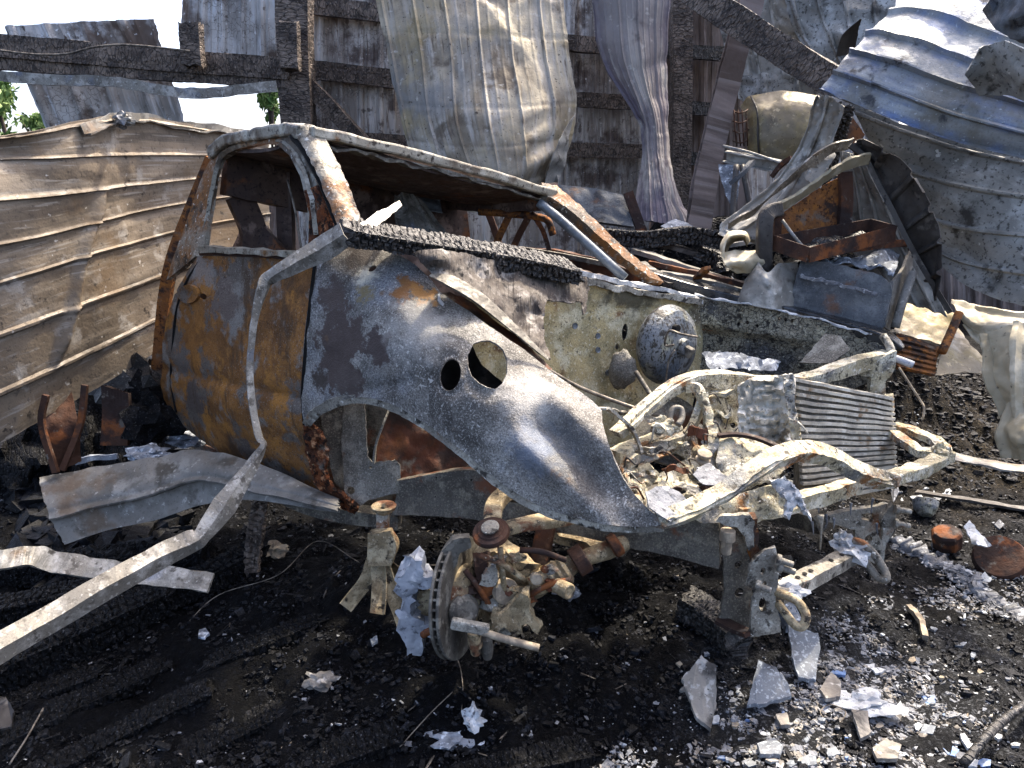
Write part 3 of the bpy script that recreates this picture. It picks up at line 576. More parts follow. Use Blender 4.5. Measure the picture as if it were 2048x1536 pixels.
siding(1490, 1800, 60, 760, 5.9, 'siding', 'grey siding sheet far back behind the tan tank and the bluish sheet', 7)
siding(1780, 2200, 300, 760, 5.9, 'siding_dark', 'dark siding far back under the pocked sheet at the right', 8)
siding(380, 610, 330, 760, 5.6, 'siding_dark', 'dark siding seen through the cab below the charred post', 5)
# top left loose sheet and strips
sheet('loose_siding_sheet', [[(6, 52, 5.0), (150, 44, 5.0), (308, 37, 5.0)], [(45, 140, 5.0), (190, 135, 5.0), (335, 130, 5.0)], [(95, 262, 5.0), (230, 255, 5.0), (370, 245, 5.0)]], 'siding_pale', n=(110, 40), ribs=(4, .02, .3, 't', .3, .005), wr=(.02, 2),
      label='tilted pale siding sheet hanging behind the charred beams, sky on both sides', cat='siding')
bar('metal_strip', [(-40, 146, 4.55), (80, 158, 4.55), (230, 165, 4.55), (330, 180, 4.55), (400, 186, 4.55), (555, 174, 4.6)], .012, .06, 'trim', kind='L', n=10, rough_=.008, rs=8, label='thin crumpled metal strip hanging under the charred beams at upper left', cat='metal strip')
bar('wire', [(-20, 98, 4.6), (60, 108, 4.6), (130, 108, 4.6), (190, 94, 4.6), (260, 90, 4.62), (380, 102, 4.65)], .012, .012, 'wire', kind='tube', n=8, label='thin bent wire lying along the upper charred beam', cat='wire')

# hanging sheets
sheet('hanging_sheet', [
    [(745, -40, 4.75), (870, -40, 4.7), (1000, -40, 4.72), (1122, -40, 4.8)],
    [(770, 100, 4.6), (890, 100, 4.5), (1010, 100, 4.5), (1138, 100, 4.65)],
    [(797, 230, 4.5), (900, 235, 4.32), (1030, 230, 4.3), (1152, 215, 4.6)],
    [(828, 330, 4.45), (930, 340, 4.25), (1040, 335, 4.22), (1132, 310, 4.5)],
    [(860, 420, 4.45), (940, 425, 4.3), (1040, 425, 4.3), (1098, 400, 4.5)]], 'sheet_hang', n=(190, 120), ribs=(6, .009, .12, 't', .3, .003), wr=(.010, 1.9), edge=.008, crease=(14, .014), rb=lambda s, t: -.004 * sum(np.exp(-((t - q - .03 * s) / .008) ** 2) for q in (.18, .45, .62, .80)) + .014 * np.exp(-(((s - .8) / .1) ** 2 + ((t - .72) / .16) ** 2)) * np.sin(t * 40 + s * 12),
    label='big buckled beige sheet hanging from the wall behind the cab', cat='metal sheet', group='sheets hanging from the burnt wall')
patch('folded_sheet', [(1150, 225), (1140, 260), (1130, 330), (1112, 372), (1086, 378), (1100, 330), (1118, 280)], [(1150, 225, 4.55), (1130, 330, 4.4), (1086, 378, 4.3), (1100, 330, 4.25), (1118, 280, 4.3)], 'sheet_grey', g=10, wr=(.03, 20),
      label='folded pale flap at the lower right corner of the big hanging sheet', cat='metal sheet')
sheet('hanging_sheet', [
    [(1178, -40, 4.9), (1240, -40, 4.8), (1290, -40, 4.8), (1342, -40, 4.9)],
    [(1203, 120, 4.85), (1255, 120, 4.7), (1295, 120, 4.72), (1338, 120, 4.85)],
    [(1272, 230, 4.7), (1293, 232, 4.6), (1315, 235, 4.6), (1338, 235, 4.75)],
    [(1285, 300, 4.65), (1300, 302, 4.52), (1320, 302, 4.52), (1338, 302, 4.65)],
    [(1275, 370, 4.5), (1305, 370, 4.35), (1330, 370, 4.35), (1352, 370, 4.5)],
    [(1268, 440, 4.35), (1310, 445, 4.2), (1350, 452, 4.2), (1395, 460, 4.3)]], 'sheet_purple', n=(120, 140), ribs=(4, .011, .14, 't', .3, .004), wr=(.010, 2.5), crease=(8, .012), edge=.012,
    label='narrow pinched purple-grey sheet hanging beside the charred post', cat='metal sheet', group='sheets hanging from the burnt wall')

# leaning track, sheets at top right
bar('door_track', [(1512, -30, 4.5), (1470, 110, 4.45), (1440, 230, 4.4), (1410, 360, 4.3), (1392, 475, 4.2)], .13, .07, 'siding_dark', kind='C', n=10, up=(0, -1, 0), rough_=.006, rs=6,
    label='tall brown steel track leaning beside the charred post', cat='track')
sheet('roof_sheet', [[(1425, -40, 5.0), (1520, -40, 4.9), (1640, -40, 4.7)], [(1440, 60, 5.0), (1540, 80, 4.9), (1660, 90, 4.7)], [(1470, 170, 4.95), (1560, 190, 4.85), (1680, 190, 4.7)]], 'sheet_grey', n=(90, 60), ribs=(4, .025, .2, 't', .2), wr=(.015, 2), crease=(14, .03),
      label='grey ribbed roof sheet behind the top of the rafter', cat='metal sheet', group='roof sheets fallen at upper right')
sheet('roof_sheet', [[(1560, -40, 4.6), (1660, -50, 4.5), (1800, -60, 4.3)], [(1580, 40, 4.5), (1680, 30, 4.4), (1790, 20, 4.2)], [(1630, 140, 4.4), (1710, 120, 4.3), (1780, 95, 4.1)]], 'sheet_pocked', n=(90, 60), ribs=(4, .028, .2, 't', .2), wr=(.015, 2), crease=(14, .035),
      label='pocked grey roof sheet hanging above the bluish sheet at the top', cat='metal sheet', group='roof sheets fallen at upper right')
sheet('roof_sheet', [[(1470, 150, 4.9), (1530, 150, 4.8), (1600, 160, 4.7)], [(1478, 200, 4.85), (1530, 215, 4.75), (1600, 220, 4.65)]], 'sheet_pocked', n=(40, 30), ribs=(2, .03, .3, 't'), wr=(.04, 3),
      label='small crumpled sheet between the track and the tan tank', cat='metal sheet', group='roof sheets fallen at upper right')
sheet('roof_sheet', [
    [(1636, 186, 3.05), (1730, 222, 2.95), (1880, 272, 2.82), (2080, 322, 2.7)],
    [(1672, 140, 3.08), (1770, 168, 2.95), (1900, 215, 2.8), (2080, 262, 2.68)],
    [(1712, 92, 3.15), (1800, 108, 3.0), (1920, 150, 2.85), (2080, 195, 2.72)],
    [(1755, 48, 3.25), (1840, 50, 3.1), (1940, 85, 2.95), (2080, 130, 2.8)],
    [(1830, -20, 3.35), (1890, -30, 3.25), (1970, 0, 3.1), (2080, 60, 2.9)],
    [(1900, -80, 3.5), (1950, -90, 3.4), (2020, -70, 3.25), (2100, -20, 3.05)]], 'sheet_blue', n=(120, 150), ribs=(6, .020, .13, 's', .5), wr=(.010, 2.2), crease=(5, .012), edge=.006,
    label='large bluish-white ribbed roof sheet sagging into the frame at upper right', cat='metal sheet', group='roof sheets fallen at upper right')
patch('torn_sheet', [(1930, 150), (1960, 95), (2010, 80), (2080, 110), (2080, 215), (2020, 190), (1960, 190)], [(1930, 150, 2.72), (2010, 80, 2.6), (2080, 110, 2.5), (2080, 215, 2.6), (1960, 190, 2.74)], 'sheet_pocked', g=14, wr=(.03, 60),
      label='torn grey flap lying on the bluish sheet at the right edge', cat='metal sheet')
patch('soot_sheet', [(1965, 20), (2000, -30), (2090, -40), (2090, 95), (2040, 85), (1990, 60)], [(1965, 20, 2.8), (2090, -40, 2.6), (2090, 95, 2.55), (1990, 60, 2.75)], 'black_gloss', g=14, wr=(.03, 40),
      label='soot-black crumpled sheet in the upper right corner', cat='metal sheet')
bar('curled_strip', [(1690, 110, 3.6), (1700, 70, 3.55), (1722, 38, 3.5)], .004, .09, 'sheet_dark', n=6, up=(.6, 0, .2), taper=(1, .9, .1), label='dark pointed scrap of metal poking up beside the bluish sheet', cat='metal scrap')
sheet('roof_sheet', [
    [(1700, 205, 3.45), (1800, 245, 3.35), (1930, 285, 3.2), (2090, 320, 3.05)],
    [(1745, 300, 3.42), (1830, 330, 3.3), (1940, 360, 3.15), (2090, 385, 3.0)],
    [(1800, 400, 3.38), (1870, 425, 3.25), (1960, 445, 3.1), (2090, 460, 2.95)],
    [(1850, 480, 3.32), (1905, 505, 3.2), (1985, 522, 3.05), (2090, 535, 2.9)],
    [(1880, 530, 3.22), (1930, 570, 3.1), (2000, 600, 2.98), (2090, 622, 2.85)]], 'sheet_pocked', n=(120, 130), ribs=(4, .014, .13, 's', .3), wr=(.014, 2.2), crease=(7, .016), edge=.008,
    label='wide pocked grey roof sheet hanging below the bluish one at the right', cat='metal sheet', group='roof sheets fallen at upper right')

# ------------------------------------------------------------------ big leaning sheet at the left
def dent(s, t):
    return -.05 * np.exp(-(((s - .12) / .1) ** 2 + ((t - .12) / .12) ** 2)) + .03 * np.exp(-((s - .45 + .3 * (t - .3)) / .02) ** 2) * sstep(.25, .4, t) * (1 - sstep(.8, .9, t))
sheet('leaning_sheet', [
    [(-60, 274, 2.3), (60, 264, 2.45), (160, 240, 2.65), (260, 230, 2.9), (390, 250, 3.2), (540, 278, 3.6)],
    [(-60, 335, 2.28), (70, 332, 2.45), (180, 328, 2.66), (270, 325, 2.9), (400, 322, 3.2), (540, 320, 3.6)],
    [(-60, 470, 2.25), (70, 450, 2.43), (180, 425, 2.65), (270, 405, 2.9), (400, 385, 3.2), (540, 370, 3.6)],
    [(-60, 590, 2.22), (70, 548, 2.4), (180, 512, 2.62), (270, 488, 2.86), (400, 455, 3.17), (540, 430, 3.55)],
    [(-60, 745, 2.18), (70, 692, 2.36), (180, 648, 2.58), (270, 612, 2.8), (400, 560, 3.1), (540, 510, 3.5)],
    [(-60, 925, 2.15), (50, 858, 2.3), (150, 800, 2.5), (250, 742, 2.7), (370, 672, 2.95), (520, 600, 3.4)]], 'sheet_left', n=(130, 170), ribs=(7, .010, .10, 's', .35), wr=(.008, 2.0), crease=(5, .010), edge=.004, rb=dent,
    label='huge ribbed brown-grey roof sheet leaning behind the cab at the left', cat='metal sheet')
bar('ridge_flashing', [(170, 262, 2.63), (215, 243, 2.75), (262, 234, 2.88), (330, 243, 3.05), (420, 256, 3.25), (520, 272, 3.52)], .03, .035, 'trim_dull', kind='L', n=8, rough_=.01, rs=10, label='crumpled flashing along the top edge of the leaning left sheet', cat='flashing')
lump('crumpled_scrap', at(245, 240, 2.8), .03, 'trim', sq=(1.2, .6, .8), rgh=.6, fr=2.5, label='small crumpled scrap caught on the top edge of the left sheet', cat='metal scrap')

# trees beyond the wall
def tree(px, pyb, Y, h, rad, label, nl=1500, seed=0, lean=0):
    rg = random.Random(seed); b = at(px, pyb, Y); b.z = 0
    zt = CAM_H + (at(px, pyb, Y).z - CAM_H) + h
    t = thing('tree', label, 'tree', b, 'trees beyond the wall')
    top = Vector((b.x + lean, b.y, zt))
    bar('trunk', [b, (b + top) / 2 + Vector((.15, 0, 0)), top], .25, .25, 'bark', t, kind='tube', n=6, world=True, taper=(1, .6, .15))
    V, F = [], []
    cl = [(top + Vector((rg.gauss(0, rad * .45), rg.gauss(0, rad * .45), -abs(rg.gauss(0, h * .32)))), rg.uniform(.25, .5) * rad) for _ in range(26)]
    for c_, r_ in cl:
        bar('limb', [b.lerp(top, rg.uniform(.5, .9)), c_], .05, .05, 'bark', t, kind='tube', n=3, world=True) if rg.random() < .25 else None
    for i in range(nl):
        c_, r_ = rg.choice(cl)
        p = c_ + Vector((rg.gauss(0, 1), rg.gauss(0, 1), rg.gauss(0, 1))) * r_ * .55
        a = Vector((rg.gauss(0, 1), rg.gauss(0, 1), rg.gauss(0, 1) - .8)).normalized(); q = a.orthogonal().normalized() * rg.uniform(.035, .06); a = a * rg.uniform(.1, .2)
        k = len(V); V += [p - a * .5, p + q, p + a, p - q]; F.append((k, k + 1, k + 2, k + 3))
    obj('crown', V, F, 'leaf', t, smooth=False)
tree(2, 262, 22, 1.3, .55, 'leafy green tree at the far left edge, above the leaning sheet', 2600, 3)
tree(78, 275, 26, .6, .35, 'small green tree top left of the tilted siding sheet', 900, 5)
tree(541, 258, 22, 1.2, .28, 'narrow green tree between the tilted sheet and the charred post', 1300, 9)
# ------------------------------------------------------------------ the burnt pickup
truck = thing('pickup_truck', 'burnt-out pickup truck with rust-orange door and ash-speckled fender', 'truck', at(800, 1035, 2.25))
def tp(x0, y0, Y0, x1, y1, Y1, x2, y2, Y2): return [(x0, y0, Y0), (x1, y1, Y1), (x2, y2, Y2)]

# --- door below the window sill
def crease(x, y):
    yl = 737 + (x - 330) * .215
    d = y - yl
    return .022 * np.exp(-(d / 9) ** 2) - .018 * np.exp(-((d - 45) / 40) ** 2) + .05 * sstep(120, 230, d) - .012 * np.exp(-((d + 160) / 60) ** 2)
door = patch('door', [(396, 512), (480, 512), (560, 516), (628, 522), (622, 580), (614, 680), (607, 770), (605, 830), (612, 880), (632, 950), (660, 1005), (600, 988), (520, 946), (455, 914), (395, 873), (352, 838), (330, 800), (322, 765), (327, 735), (326, 690), (334, 640), (352, 585), (376, 545)],
    [(396, 512, 2.62), (628, 522, 2.24), (500, 515, 2.42), (326, 690, 2.72), (470, 700, 2.42), (607, 700, 2.2), (605, 830, 2.2), (480, 830, 2.38), (330, 790, 2.74), (395, 873, 2.64), (520, 946, 2.42), (660, 1005, 2.2), (352, 585, 2.7)],
    'door_rust', truck, holes=[ell(349, 582, 7, 5, 20), ell(407, 593, 8, 6, 10)], g=9, wr=(.006, 60), disp=crease, thick=.006, jit=.6)
patch('inner_skin', [(400, 516), (620, 526), (600, 830), (640, 990), (400, 870), (340, 800), (340, 640)], [(400, 516, 2.74), (620, 526, 2.36), (600, 830, 2.32), (640, 990, 2.32), (340, 800, 2.84)], 'cab_dark', door, g=30, thick=.004)  # dark skin added so no light shows through the door holes
patch('handle_recess', ell(378, 588, 20, 19), [(378, 588, 2.60), (358, 588, 2.645), (398, 588, 2.565), (378, 569, 2.60), (378, 607, 2.60)], 'door_rust', door, g=5, wr=(0, 1), thick=.01, jit=.4,
      disp=lambda x, y: .014 * np.exp(-(((x - 378) / 12) ** 2 + ((y - 588) / 12) ** 2)))
bar('door_edge', [(425, 318, 2.78), (385, 415, 2.78), (350, 505, 2.78), (332, 585, 2.79), (322, 680, 2.80), (317, 755, 2.80), (328, 800, 2.79)], .045, .03, 'rust_orange', truck, n=8, up=(0, 1, 0))
bar('shut_line', [(630, 526, 2.215), (621, 600, 2.185), (612, 690, 2.165), (605, 790, 2.165), (609, 850, 2.16)], .010, .006, 'dark_hole', door, n=6, up=(0, -1, 0))
bar('shut_line', [(402, 518, 2.605), (372, 565, 2.635), (352, 625, 2.665), (345, 700, 2.68), (342, 760, 2.69), (352, 825, 2.68)], .007, .006, 'dark_hole', door, n=6, up=(0, -1, 0))
bar('sill_trim', [(404, 498, 2.58), (500, 502, 2.41), (624, 512, 2.22)], .03, .02, 'roof_rim', door, n=6, rough_=.004)
bar('sill_trim', [(404, 507, 2.6), (500, 510, 2.43), (624, 520, 2.23)], .02, .012, 'rust_dark', door, n=6, rough_=.003)
# --- window frame, pillars and roof
wf = patch('window_frame', [(338, 560), (352, 515), (372, 460), (392, 402), (413, 345), (438, 296), (490, 276), (545, 264), (585, 270), (606, 300), (632, 348), (652, 400), (672, 470), (655, 512), (628, 524), (396, 514)],
    [(338, 560, 2.72), (392, 402, 2.74), (438, 296, 2.72), (545, 264, 2.42), (606, 300, 2.28), (640, 370, 2.22), (672, 470, 2.18), (628, 524, 2.24), (396, 514, 2.62), (490, 276, 2.58)], 'pillar', truck,
    holes=[[(413, 497), (420, 440), (434, 350), (446, 318), (480, 300), (530, 288), (562, 290), (585, 312), (606, 352), (620, 410), (622, 470), (620, 511), (520, 503)]], g=8, wr=(.003, 30), thick=.02, jit=.6)
bar('drip_rail', [(408, 470, 2.64), (424, 380, 2.66), (441, 318, 2.66), (475, 294, 2.6), (540, 279, 2.44), (575, 290, 2.34), (604, 335, 2.26), (624, 400, 2.21), (632, 470, 2.19)], .014, .02, 'roof_rim', wf, n=8, up=(.3, -1, 0), rough_=.002)
patch('door_pillar', [(622, 512), (624, 430), (614, 380), (640, 372), (655, 410), (676, 465), (655, 500)], [(622, 512, 2.22), (624, 430, 2.22), (640, 372, 2.2), (676, 465, 2.14), (655, 500, 2.16)], 'rust_scale', truck, g=8, thick=.02, wr=(.004, 20))
patch('windshield_pillar', [(592, 272), (612, 256), (640, 268), (652, 292), (676, 336), (700, 390), (716, 438), (700, 462), (684, 462), (664, 410), (640, 352), (612, 300)],
    [(592, 272, 2.28), (640, 268, 2.3), (640, 352, 2.19), (676, 336, 2.24), (664, 410, 2.14), (700, 390, 2.19), (716, 438, 2.15), (684, 462, 2.1)], 'pillar', truck, g=7, thick=.035, wr=(.004, 45), disp=lambda x, y: -.02 * np.exp(-((x - 650 - (y - 350) * .42) / 14) ** 2))
NF, FF, NR = at(615, 264, 2.27), at(1105, 388, 2.95), at(434, 294, 2.74)
FR = NR + (FF - NF)
def mid(a, b, t, dz=0): return a.lerp(b, t) + Vector((0, 0, dz))
rows = []
for k in range(5):
    t = k / 4; a = NF.lerp(NR, t); b = FF.lerp(FR, t)
    dz = -.03 * math.sin(t * math.pi) - .004
    rows.append([mid(a, b, q, dz - .02 * math.sin(q * math.pi)) for q in (0, .2, .4, .6, .8, 1)])
roof = sheet('roof', rows, 'cab_dark', truck, n=(60, 40), wr=(.006, 4), edge=0, thick=.012, world=True)
bar('roof_header', [NF, mid(NF, FF, .15, .008), mid(NF, FF, .45, .012), mid(NF, FF, .75, .008), mid(NF, FF, .93, 0), FF], .07, .034, 'roof_rim', roof, n=8, rough_=.003, rs=14, world=True, bevel=.008)
bar('header_lip', [mid(NF, FF, .03, -.03), mid(NF, FF, .3, -.022), mid(NF, FF, .6, -.022), mid(NF, FF, .97, -.035)], .035, .008, 'steel_grey', roof, n=16, rough_=.008, rs=22, world=True)
bar('roof_rail', [NR + Vector((-.01, 0, -.03)), mid(NR, NF, .15, .01), mid(NR, NF, .5, .016), mid(NR, NF, .85, .014), NF], .06, .04, 'roof_rim', roof, n=8, rough_=.004, world=True, bevel=.008)
bar('roof_rail', [FR, mid(FR, FF, .5, -.02), FF + Vector((0, 0, -.01))], .07, .10, 'cab_dark', roof, n=6, rough_=.004, world=True)
bar('rear_header', [NR + Vector((0.02, 0, -.08)), mid(NR, FR, .5, -.09), FR + Vector((0, 0, -.08))], .05, .18, 'cab_dark', truck, n=6, rough_=.006, world=True)
bar('rear_pillar', [FR + Vector((0, 0, -.02)), FR + Vector((.02, .02, -.4)), FR + Vector((.06, .03, -.75))], .17, .07, 'cab_dark', truck, n=5, up=(-.6, .8, 0), rough_=.004, world=True)
bar('rear_pillar', [mid(NR, FR, .24, -.04), mid(NR, FR, .22, -.45)], .06, .05, 'cab_dark', truck, n=5, up=(0, 1, 0), world=True)
bar('rear_window_frame', [mid(NR, FR, .06, -.16), mid(NR, FR, .1, -.3), mid(NR, FR, .06, -.46)], .10, .03, 'cab_dark', truck, n=5, up=(-.7, .7, 0), world=True)
bar('rear_window_frame', [mid(NR, FR, .55, -.16), mid(NR, FR, .56, -.46)], .04, .03, 'rust_dark', truck, n=5, up=(-.7, .7, 0), world=True)
bar('seat_belt_rod', [(575, 360, 2.6), (590, 420, 2.55), (603, 500, 2.5)], .008, .008, 'wire', truck, kind='tube', n=5)
bar('rear_sill', [NR + Vector((.02, .0, -.46)), mid(NR, FR, .5, -.5), FR + Vector((.02, 0, -.46))], .05, .07, 'steel_grey', truck, n=6, rough_=.006, world=True)
sheet('rear_wall', [[NR + Vector((.02, .02, -.5)), mid(NR, FR, .5, -.52), FR + Vector((.0, .02, -.5))], [NR + Vector((.0, .05, -1.1)), mid(NR, FR, .5, -1.1), FR + Vector((0, .05, -1.1))]], 'cab_dark', truck, n=(30, 20), wr=(.02, 5), world=True)
patch('windshield_pillar', [(1078, 372), (1108, 378), (1135, 398), (1180, 440), (1240, 500), (1290, 540), (1322, 568), (1298, 562), (1240, 520), (1180, 465), (1128, 420), (1092, 398)],
    [(1078, 372, 2.93), (1108, 378, 2.96), (1180, 440, 2.95), (1322, 568, 2.9), (1180, 465, 2.9), (1092, 398, 2.9)], 'pillar', truck, g=8, thick=.04, wr=(.004, 45))
bar('pillar_tube', [(1078, 405, 2.9), (1130, 448, 2.86), (1250, 556, 2.76)], .038, .038, 'tube_blue', truck, kind='tube', n=6)
bar('pillar_gap', [(583, 274, 2.29), (602, 296, 2.26), (634, 352, 2.195), (656, 405, 2.15), (680, 466, 2.1)], .012, .02, 'dark_hole', truck, n=6, up=(.3, -1, .2))
# --- inside the cab and the far door
patch('far_door', [(1000, 492), (1120, 500), (1210, 520), (1300, 556), (1300, 640), (1000, 640)], [(1000, 492, 3.45), (1300, 556, 3.0), (1300, 640, 3.0), (1000, 640, 3.45), (1120, 500, 3.27)], 'rust_dark', truck, g=14, thick=.03)
bar('far_door_rail', [(1040, 497, 3.36), (1130, 512, 3.22), (1220, 530, 3.1)], .02, .02, 'steel_grey', truck, n=4)
bar('far_window_post', [(960, 392, 3.42), (982, 440, 3.4), (1002, 500, 3.38)], .03, .05, 'rust_dark', truck, n=4, up=(0, 1, 0))
seat = bar('seat_frame', [(958, 424, 3.15), (1020, 428, 3.1), (1090, 438, 3.05), (1106, 470, 3.05)], .03, .03, 'rust_orange', truck, kind='tube', n=6)
bar('seat_leg', [(1018, 432, 3.1), (1000, 470, 3.12), (985, 505, 3.15)], .03, .02, 'rust_orange', seat, n=4, up=(0, 1, 0))
bar('seat_leg', [(1056, 436, 3.07), (1038, 470, 3.1), (1020, 510, 3.12)], .028, .02, 'rust_dark', seat, n=4, up=(0, 1, 0))
bar('seat_leg', [(1062, 425, 3.07), (1085, 460, 3.07), (1098, 500, 3.07)], .02, .02, 'rust_dark', seat, n=4, up=(0, 1, 0))
patch('seat_back', [(470, 505), (498, 440), (512, 432), (530, 450), (572, 505), (560, 530), (460, 530)], [(470, 505, 2.85), (512, 432, 2.9), (572, 505, 2.75), (460, 530, 2.85), (560, 530, 2.75)], 'cab_dark', truck, g=10, thick=.04)
patch('dashboard', [(700, 470), (800, 470), (930, 490), (1060, 505), (1160, 540), (1300, 575), (1280, 640), (1000, 640), (720, 560)], [(700, 470, 2.38), (930, 490, 2.72), (1160, 540, 2.9), (1300, 575, 3.05), (1280, 640, 3.0), (1000, 640, 2.8), (720, 560, 2.38)], 'cab_dark', truck, g=16, thick=.05, wr=(.03, 40))
# --- cowl and firewall
fw = patch('firewall', [(930, 560), (1060, 560), (1160, 556), (1240, 572), (1310, 584), (1400, 604), (1405, 690), (1396, 770), (1370, 860), (1260, 930), (1100, 900), (980, 800), (930, 680)],
    [(930, 560, 2.32), (1060, 600, 2.5), (1160, 640, 2.62), (1240, 650, 2.72), (1400, 604, 2.92), (1396, 770, 2.9), (1260, 930, 2.7), (980, 800, 2.36), (1150, 800, 2.58)], 'cream_wall', truck,
    holes=[ell(1249, 664, 6, 17, 4), ell(1234, 694, 4, 6)], g=11, thick=.006, wr=(.010, 50), disp=lambda x, y: .02 * np.exp(-((y - 608 - (x - 1100) * .05) / 4) ** 2) - .012 * np.exp(-(((x - 1135) / 26) ** 2 + ((y - 660) / 32) ** 2)) - .05 * sstep(720, 800, y) * sstep(1180, 1260, x))
bar('cowl_edge', [(1120, 540, 2.6), (1180, 552, 2.68), (1250, 566, 2.77), (1320, 578, 2.85), (1400, 600, 2.92)], .07, .018, 'ash_white', truck, n=10, rough_=.008, rs=18)
bar('cowl_lip', [(1160, 558, 2.6), (1230, 575, 2.69), (1300, 588, 2.79), (1400, 604, 2.88)], .03, .022, 'horn', truck, n=10, rough_=.008, rs=18)
for (x, y) in ((1150, 652), (1196, 672), (1196, 700), (1216, 745)):
    lathe('firewall_grommet', [(.008, 0), (.012, .004), (.012, -.004)], at(x, y, 2.58 + (x - 1150) * .0011), (.6, -.8, 0), 'tube_blue', fw, n=12)
# brake booster
bax = Vector((.62, -.76, .05)).normalized(); bc = at(1338, 690, 2.68)
bo = lathe('brake_booster', [(.135, -.05), (.150, -.03), (.156, -.01), (.150, .012), (.135, .032), (.105, .050), (.06, .060), (.035, .064), (.03, .085), (.012, .086)], bc, bax, 'booster', truck, n=48)
lathe('booster_port', [(.016, 0), (.016, .02), (.008, .021)], bc + bax * .05 + Vector((-.03, -.02, .075)), bax, 'dark_hole', bo, n=14)
bar('brake_line', [(1348, 690, 2.5), (1330, 690, 2.52), (1338, 662, 2.5), (1362, 668, 2.48), (1395, 674, 2.5)], .008, .008, 'wire', bo, kind='tube', n=7)
bar('brake_line', [(1350, 700, 2.5), (1338, 720, 2.5), (1332, 760, 2.5), (1330, 800, 2.52)], .007, .007, 'wire', bo, kind='tube', n=7)
bar('master_cylinder', [bc + bax * .06, bc + bax * .11 + Vector((.0, 0, -.02))], .035, .04, 'steel_grey', bo, n=4, world=True, bevel=.008, rough_=.006)
lump('heater_pipe_boss', at(1245, 740, 2.6), .075, 'inner_grey', truck, sq=(.7, .5, 1), rgh=.2)
bar('steering_shaft', [(1272, 744, 2.5), (1290, 772, 2.45), (1312, 806, 2.38)], .018, .018, 'steel_grey', truck, kind='tube', n=6)
# --- far inner fender and far fender
fa = patch('far_apron', [(1385, 592), (1450, 602), (1540, 618), (1640, 642), (1738, 668), (1792, 690), (1790, 740), (1700, 780), (1560, 800), (1420, 790), (1385, 720)],
    [(1385, 592, 2.94), (1540, 618, 2.86), (1738, 668, 2.74), (1792, 690, 2.7), (1790, 740, 2.7), (1560, 800, 2.78), (1420, 790, 2.88)], 'crackled', truck,
    holes=[ell(1477, 648, 3.5, 4), ell(1495, 645, 3.5, 4), ell(1514, 652, 3.5, 4), ell(1558, 637, 3, 4), ell(1571, 639, 3, 4), ell(1584, 642, 3, 4)], g=10, thick=.005, wr=(.01, 40),
    disp=lambda x, y: .05 * sstep(-8, 8, y - 655 - (x - 1400) * .16 + 0) * sstep(1380, 1400, x) * (1 - sstep(1560, 1660, x)) )
bar('far_fender', [(1290, 546, 3.08), (1400, 580, 3.02), (1560, 618, 2.92), (1700, 655, 2.82), (1770, 676, 2.76), (1806, 698, 2.72)], .12, .05, 'black_gloss', truck, n=10, bevel=.012, taper=(.7, 1, 1, 1, .9, .4))
bar('fender_seam', [(1390, 590, 2.92), (1540, 617, 2.84), (1640, 640, 2.77), (1745, 668, 2.71)], .012, .006, 'ash_white', truck, n=16, rough_=.006, rs=30)
patch('battery_shelf', [(1404, 708), (1440, 702), (1560, 722), (1550, 740), (1420, 738)], [(1404, 708, 2.66), (1560, 722, 2.58), (1550, 740, 2.52), (1420, 738, 2.58)], 'ash_blue', truck, g=9, thick=.004, wr=(.02, 20), jit=4)
patch('apron_gusset', [(1600, 725), (1650, 668), (1680, 672), (1700, 700), (1660, 728)], [(1600, 725, 2.66), (1650, 668, 2.72), (1680, 672, 2.68), (1700, 700, 2.62), (1660, 728, 2.6)], 'inner_grey', truck, g=10)

# --- near fender
def fdent(x, y):
    t = ((x - 1070) * .73 + (y - 830) * .68) / 190; p = (-(x - 1070) * .68 + (y - 830) * .73)
    d = .045 * np.exp(-((p - 4) / 34) ** 2) * sstep(-.25, .2, t) * (1 - sstep(.9, 1.4, t))
    d = d - .025 * np.exp(-((p + 62) / 26) ** 2) * sstep(-.6, -.1, t) - .02 * np.exp(-((p - 62) / 24) ** 2) * sstep(-.2, .2, t)
    d = d + .012 * np.exp(-((y - 775 + (x - 760) * .22) / 10) ** 2) * sstep(660, 740, x) * (1 - sstep(800, 860, x))
    a = np.minimum(np.hypot((x - 901) / 26, (y - 750) / 38), np.hypot((x - 976) / 46, (y - 730) / 56))
    return d + .010 * np.exp(-((a - 1) / .25) ** 2)
FEND = [(690, 474), (720, 478), (760, 492), (800, 512), (830, 530), (862, 560), (880, 585), (910, 606), (940, 625), (970, 648), (1000, 668), (1050, 702), (1100, 743), (1150, 778), (1185, 803), (1203, 822), (1204, 845), (1210, 868), (1220, 895), (1232, 925), (1246, 955), (1270, 990), (1300, 1022), (1335, 1046), (1315, 1052), (1290, 1054), (1240, 1053), (1200, 1047), (1160, 1037), (1120, 1026), (1080, 1012), (1045, 993), (1010, 971), (985, 950), (960, 931), (930, 905), (900, 882), (865, 855), (830, 833), (795, 812), (760, 800), (728, 795), (700, 796), (668, 803), (640, 818), (622, 836), (611, 853), (605, 825), (604, 790), (606, 740), (608, 690), (613, 640), (620, 595), (632, 555), (655, 510)]
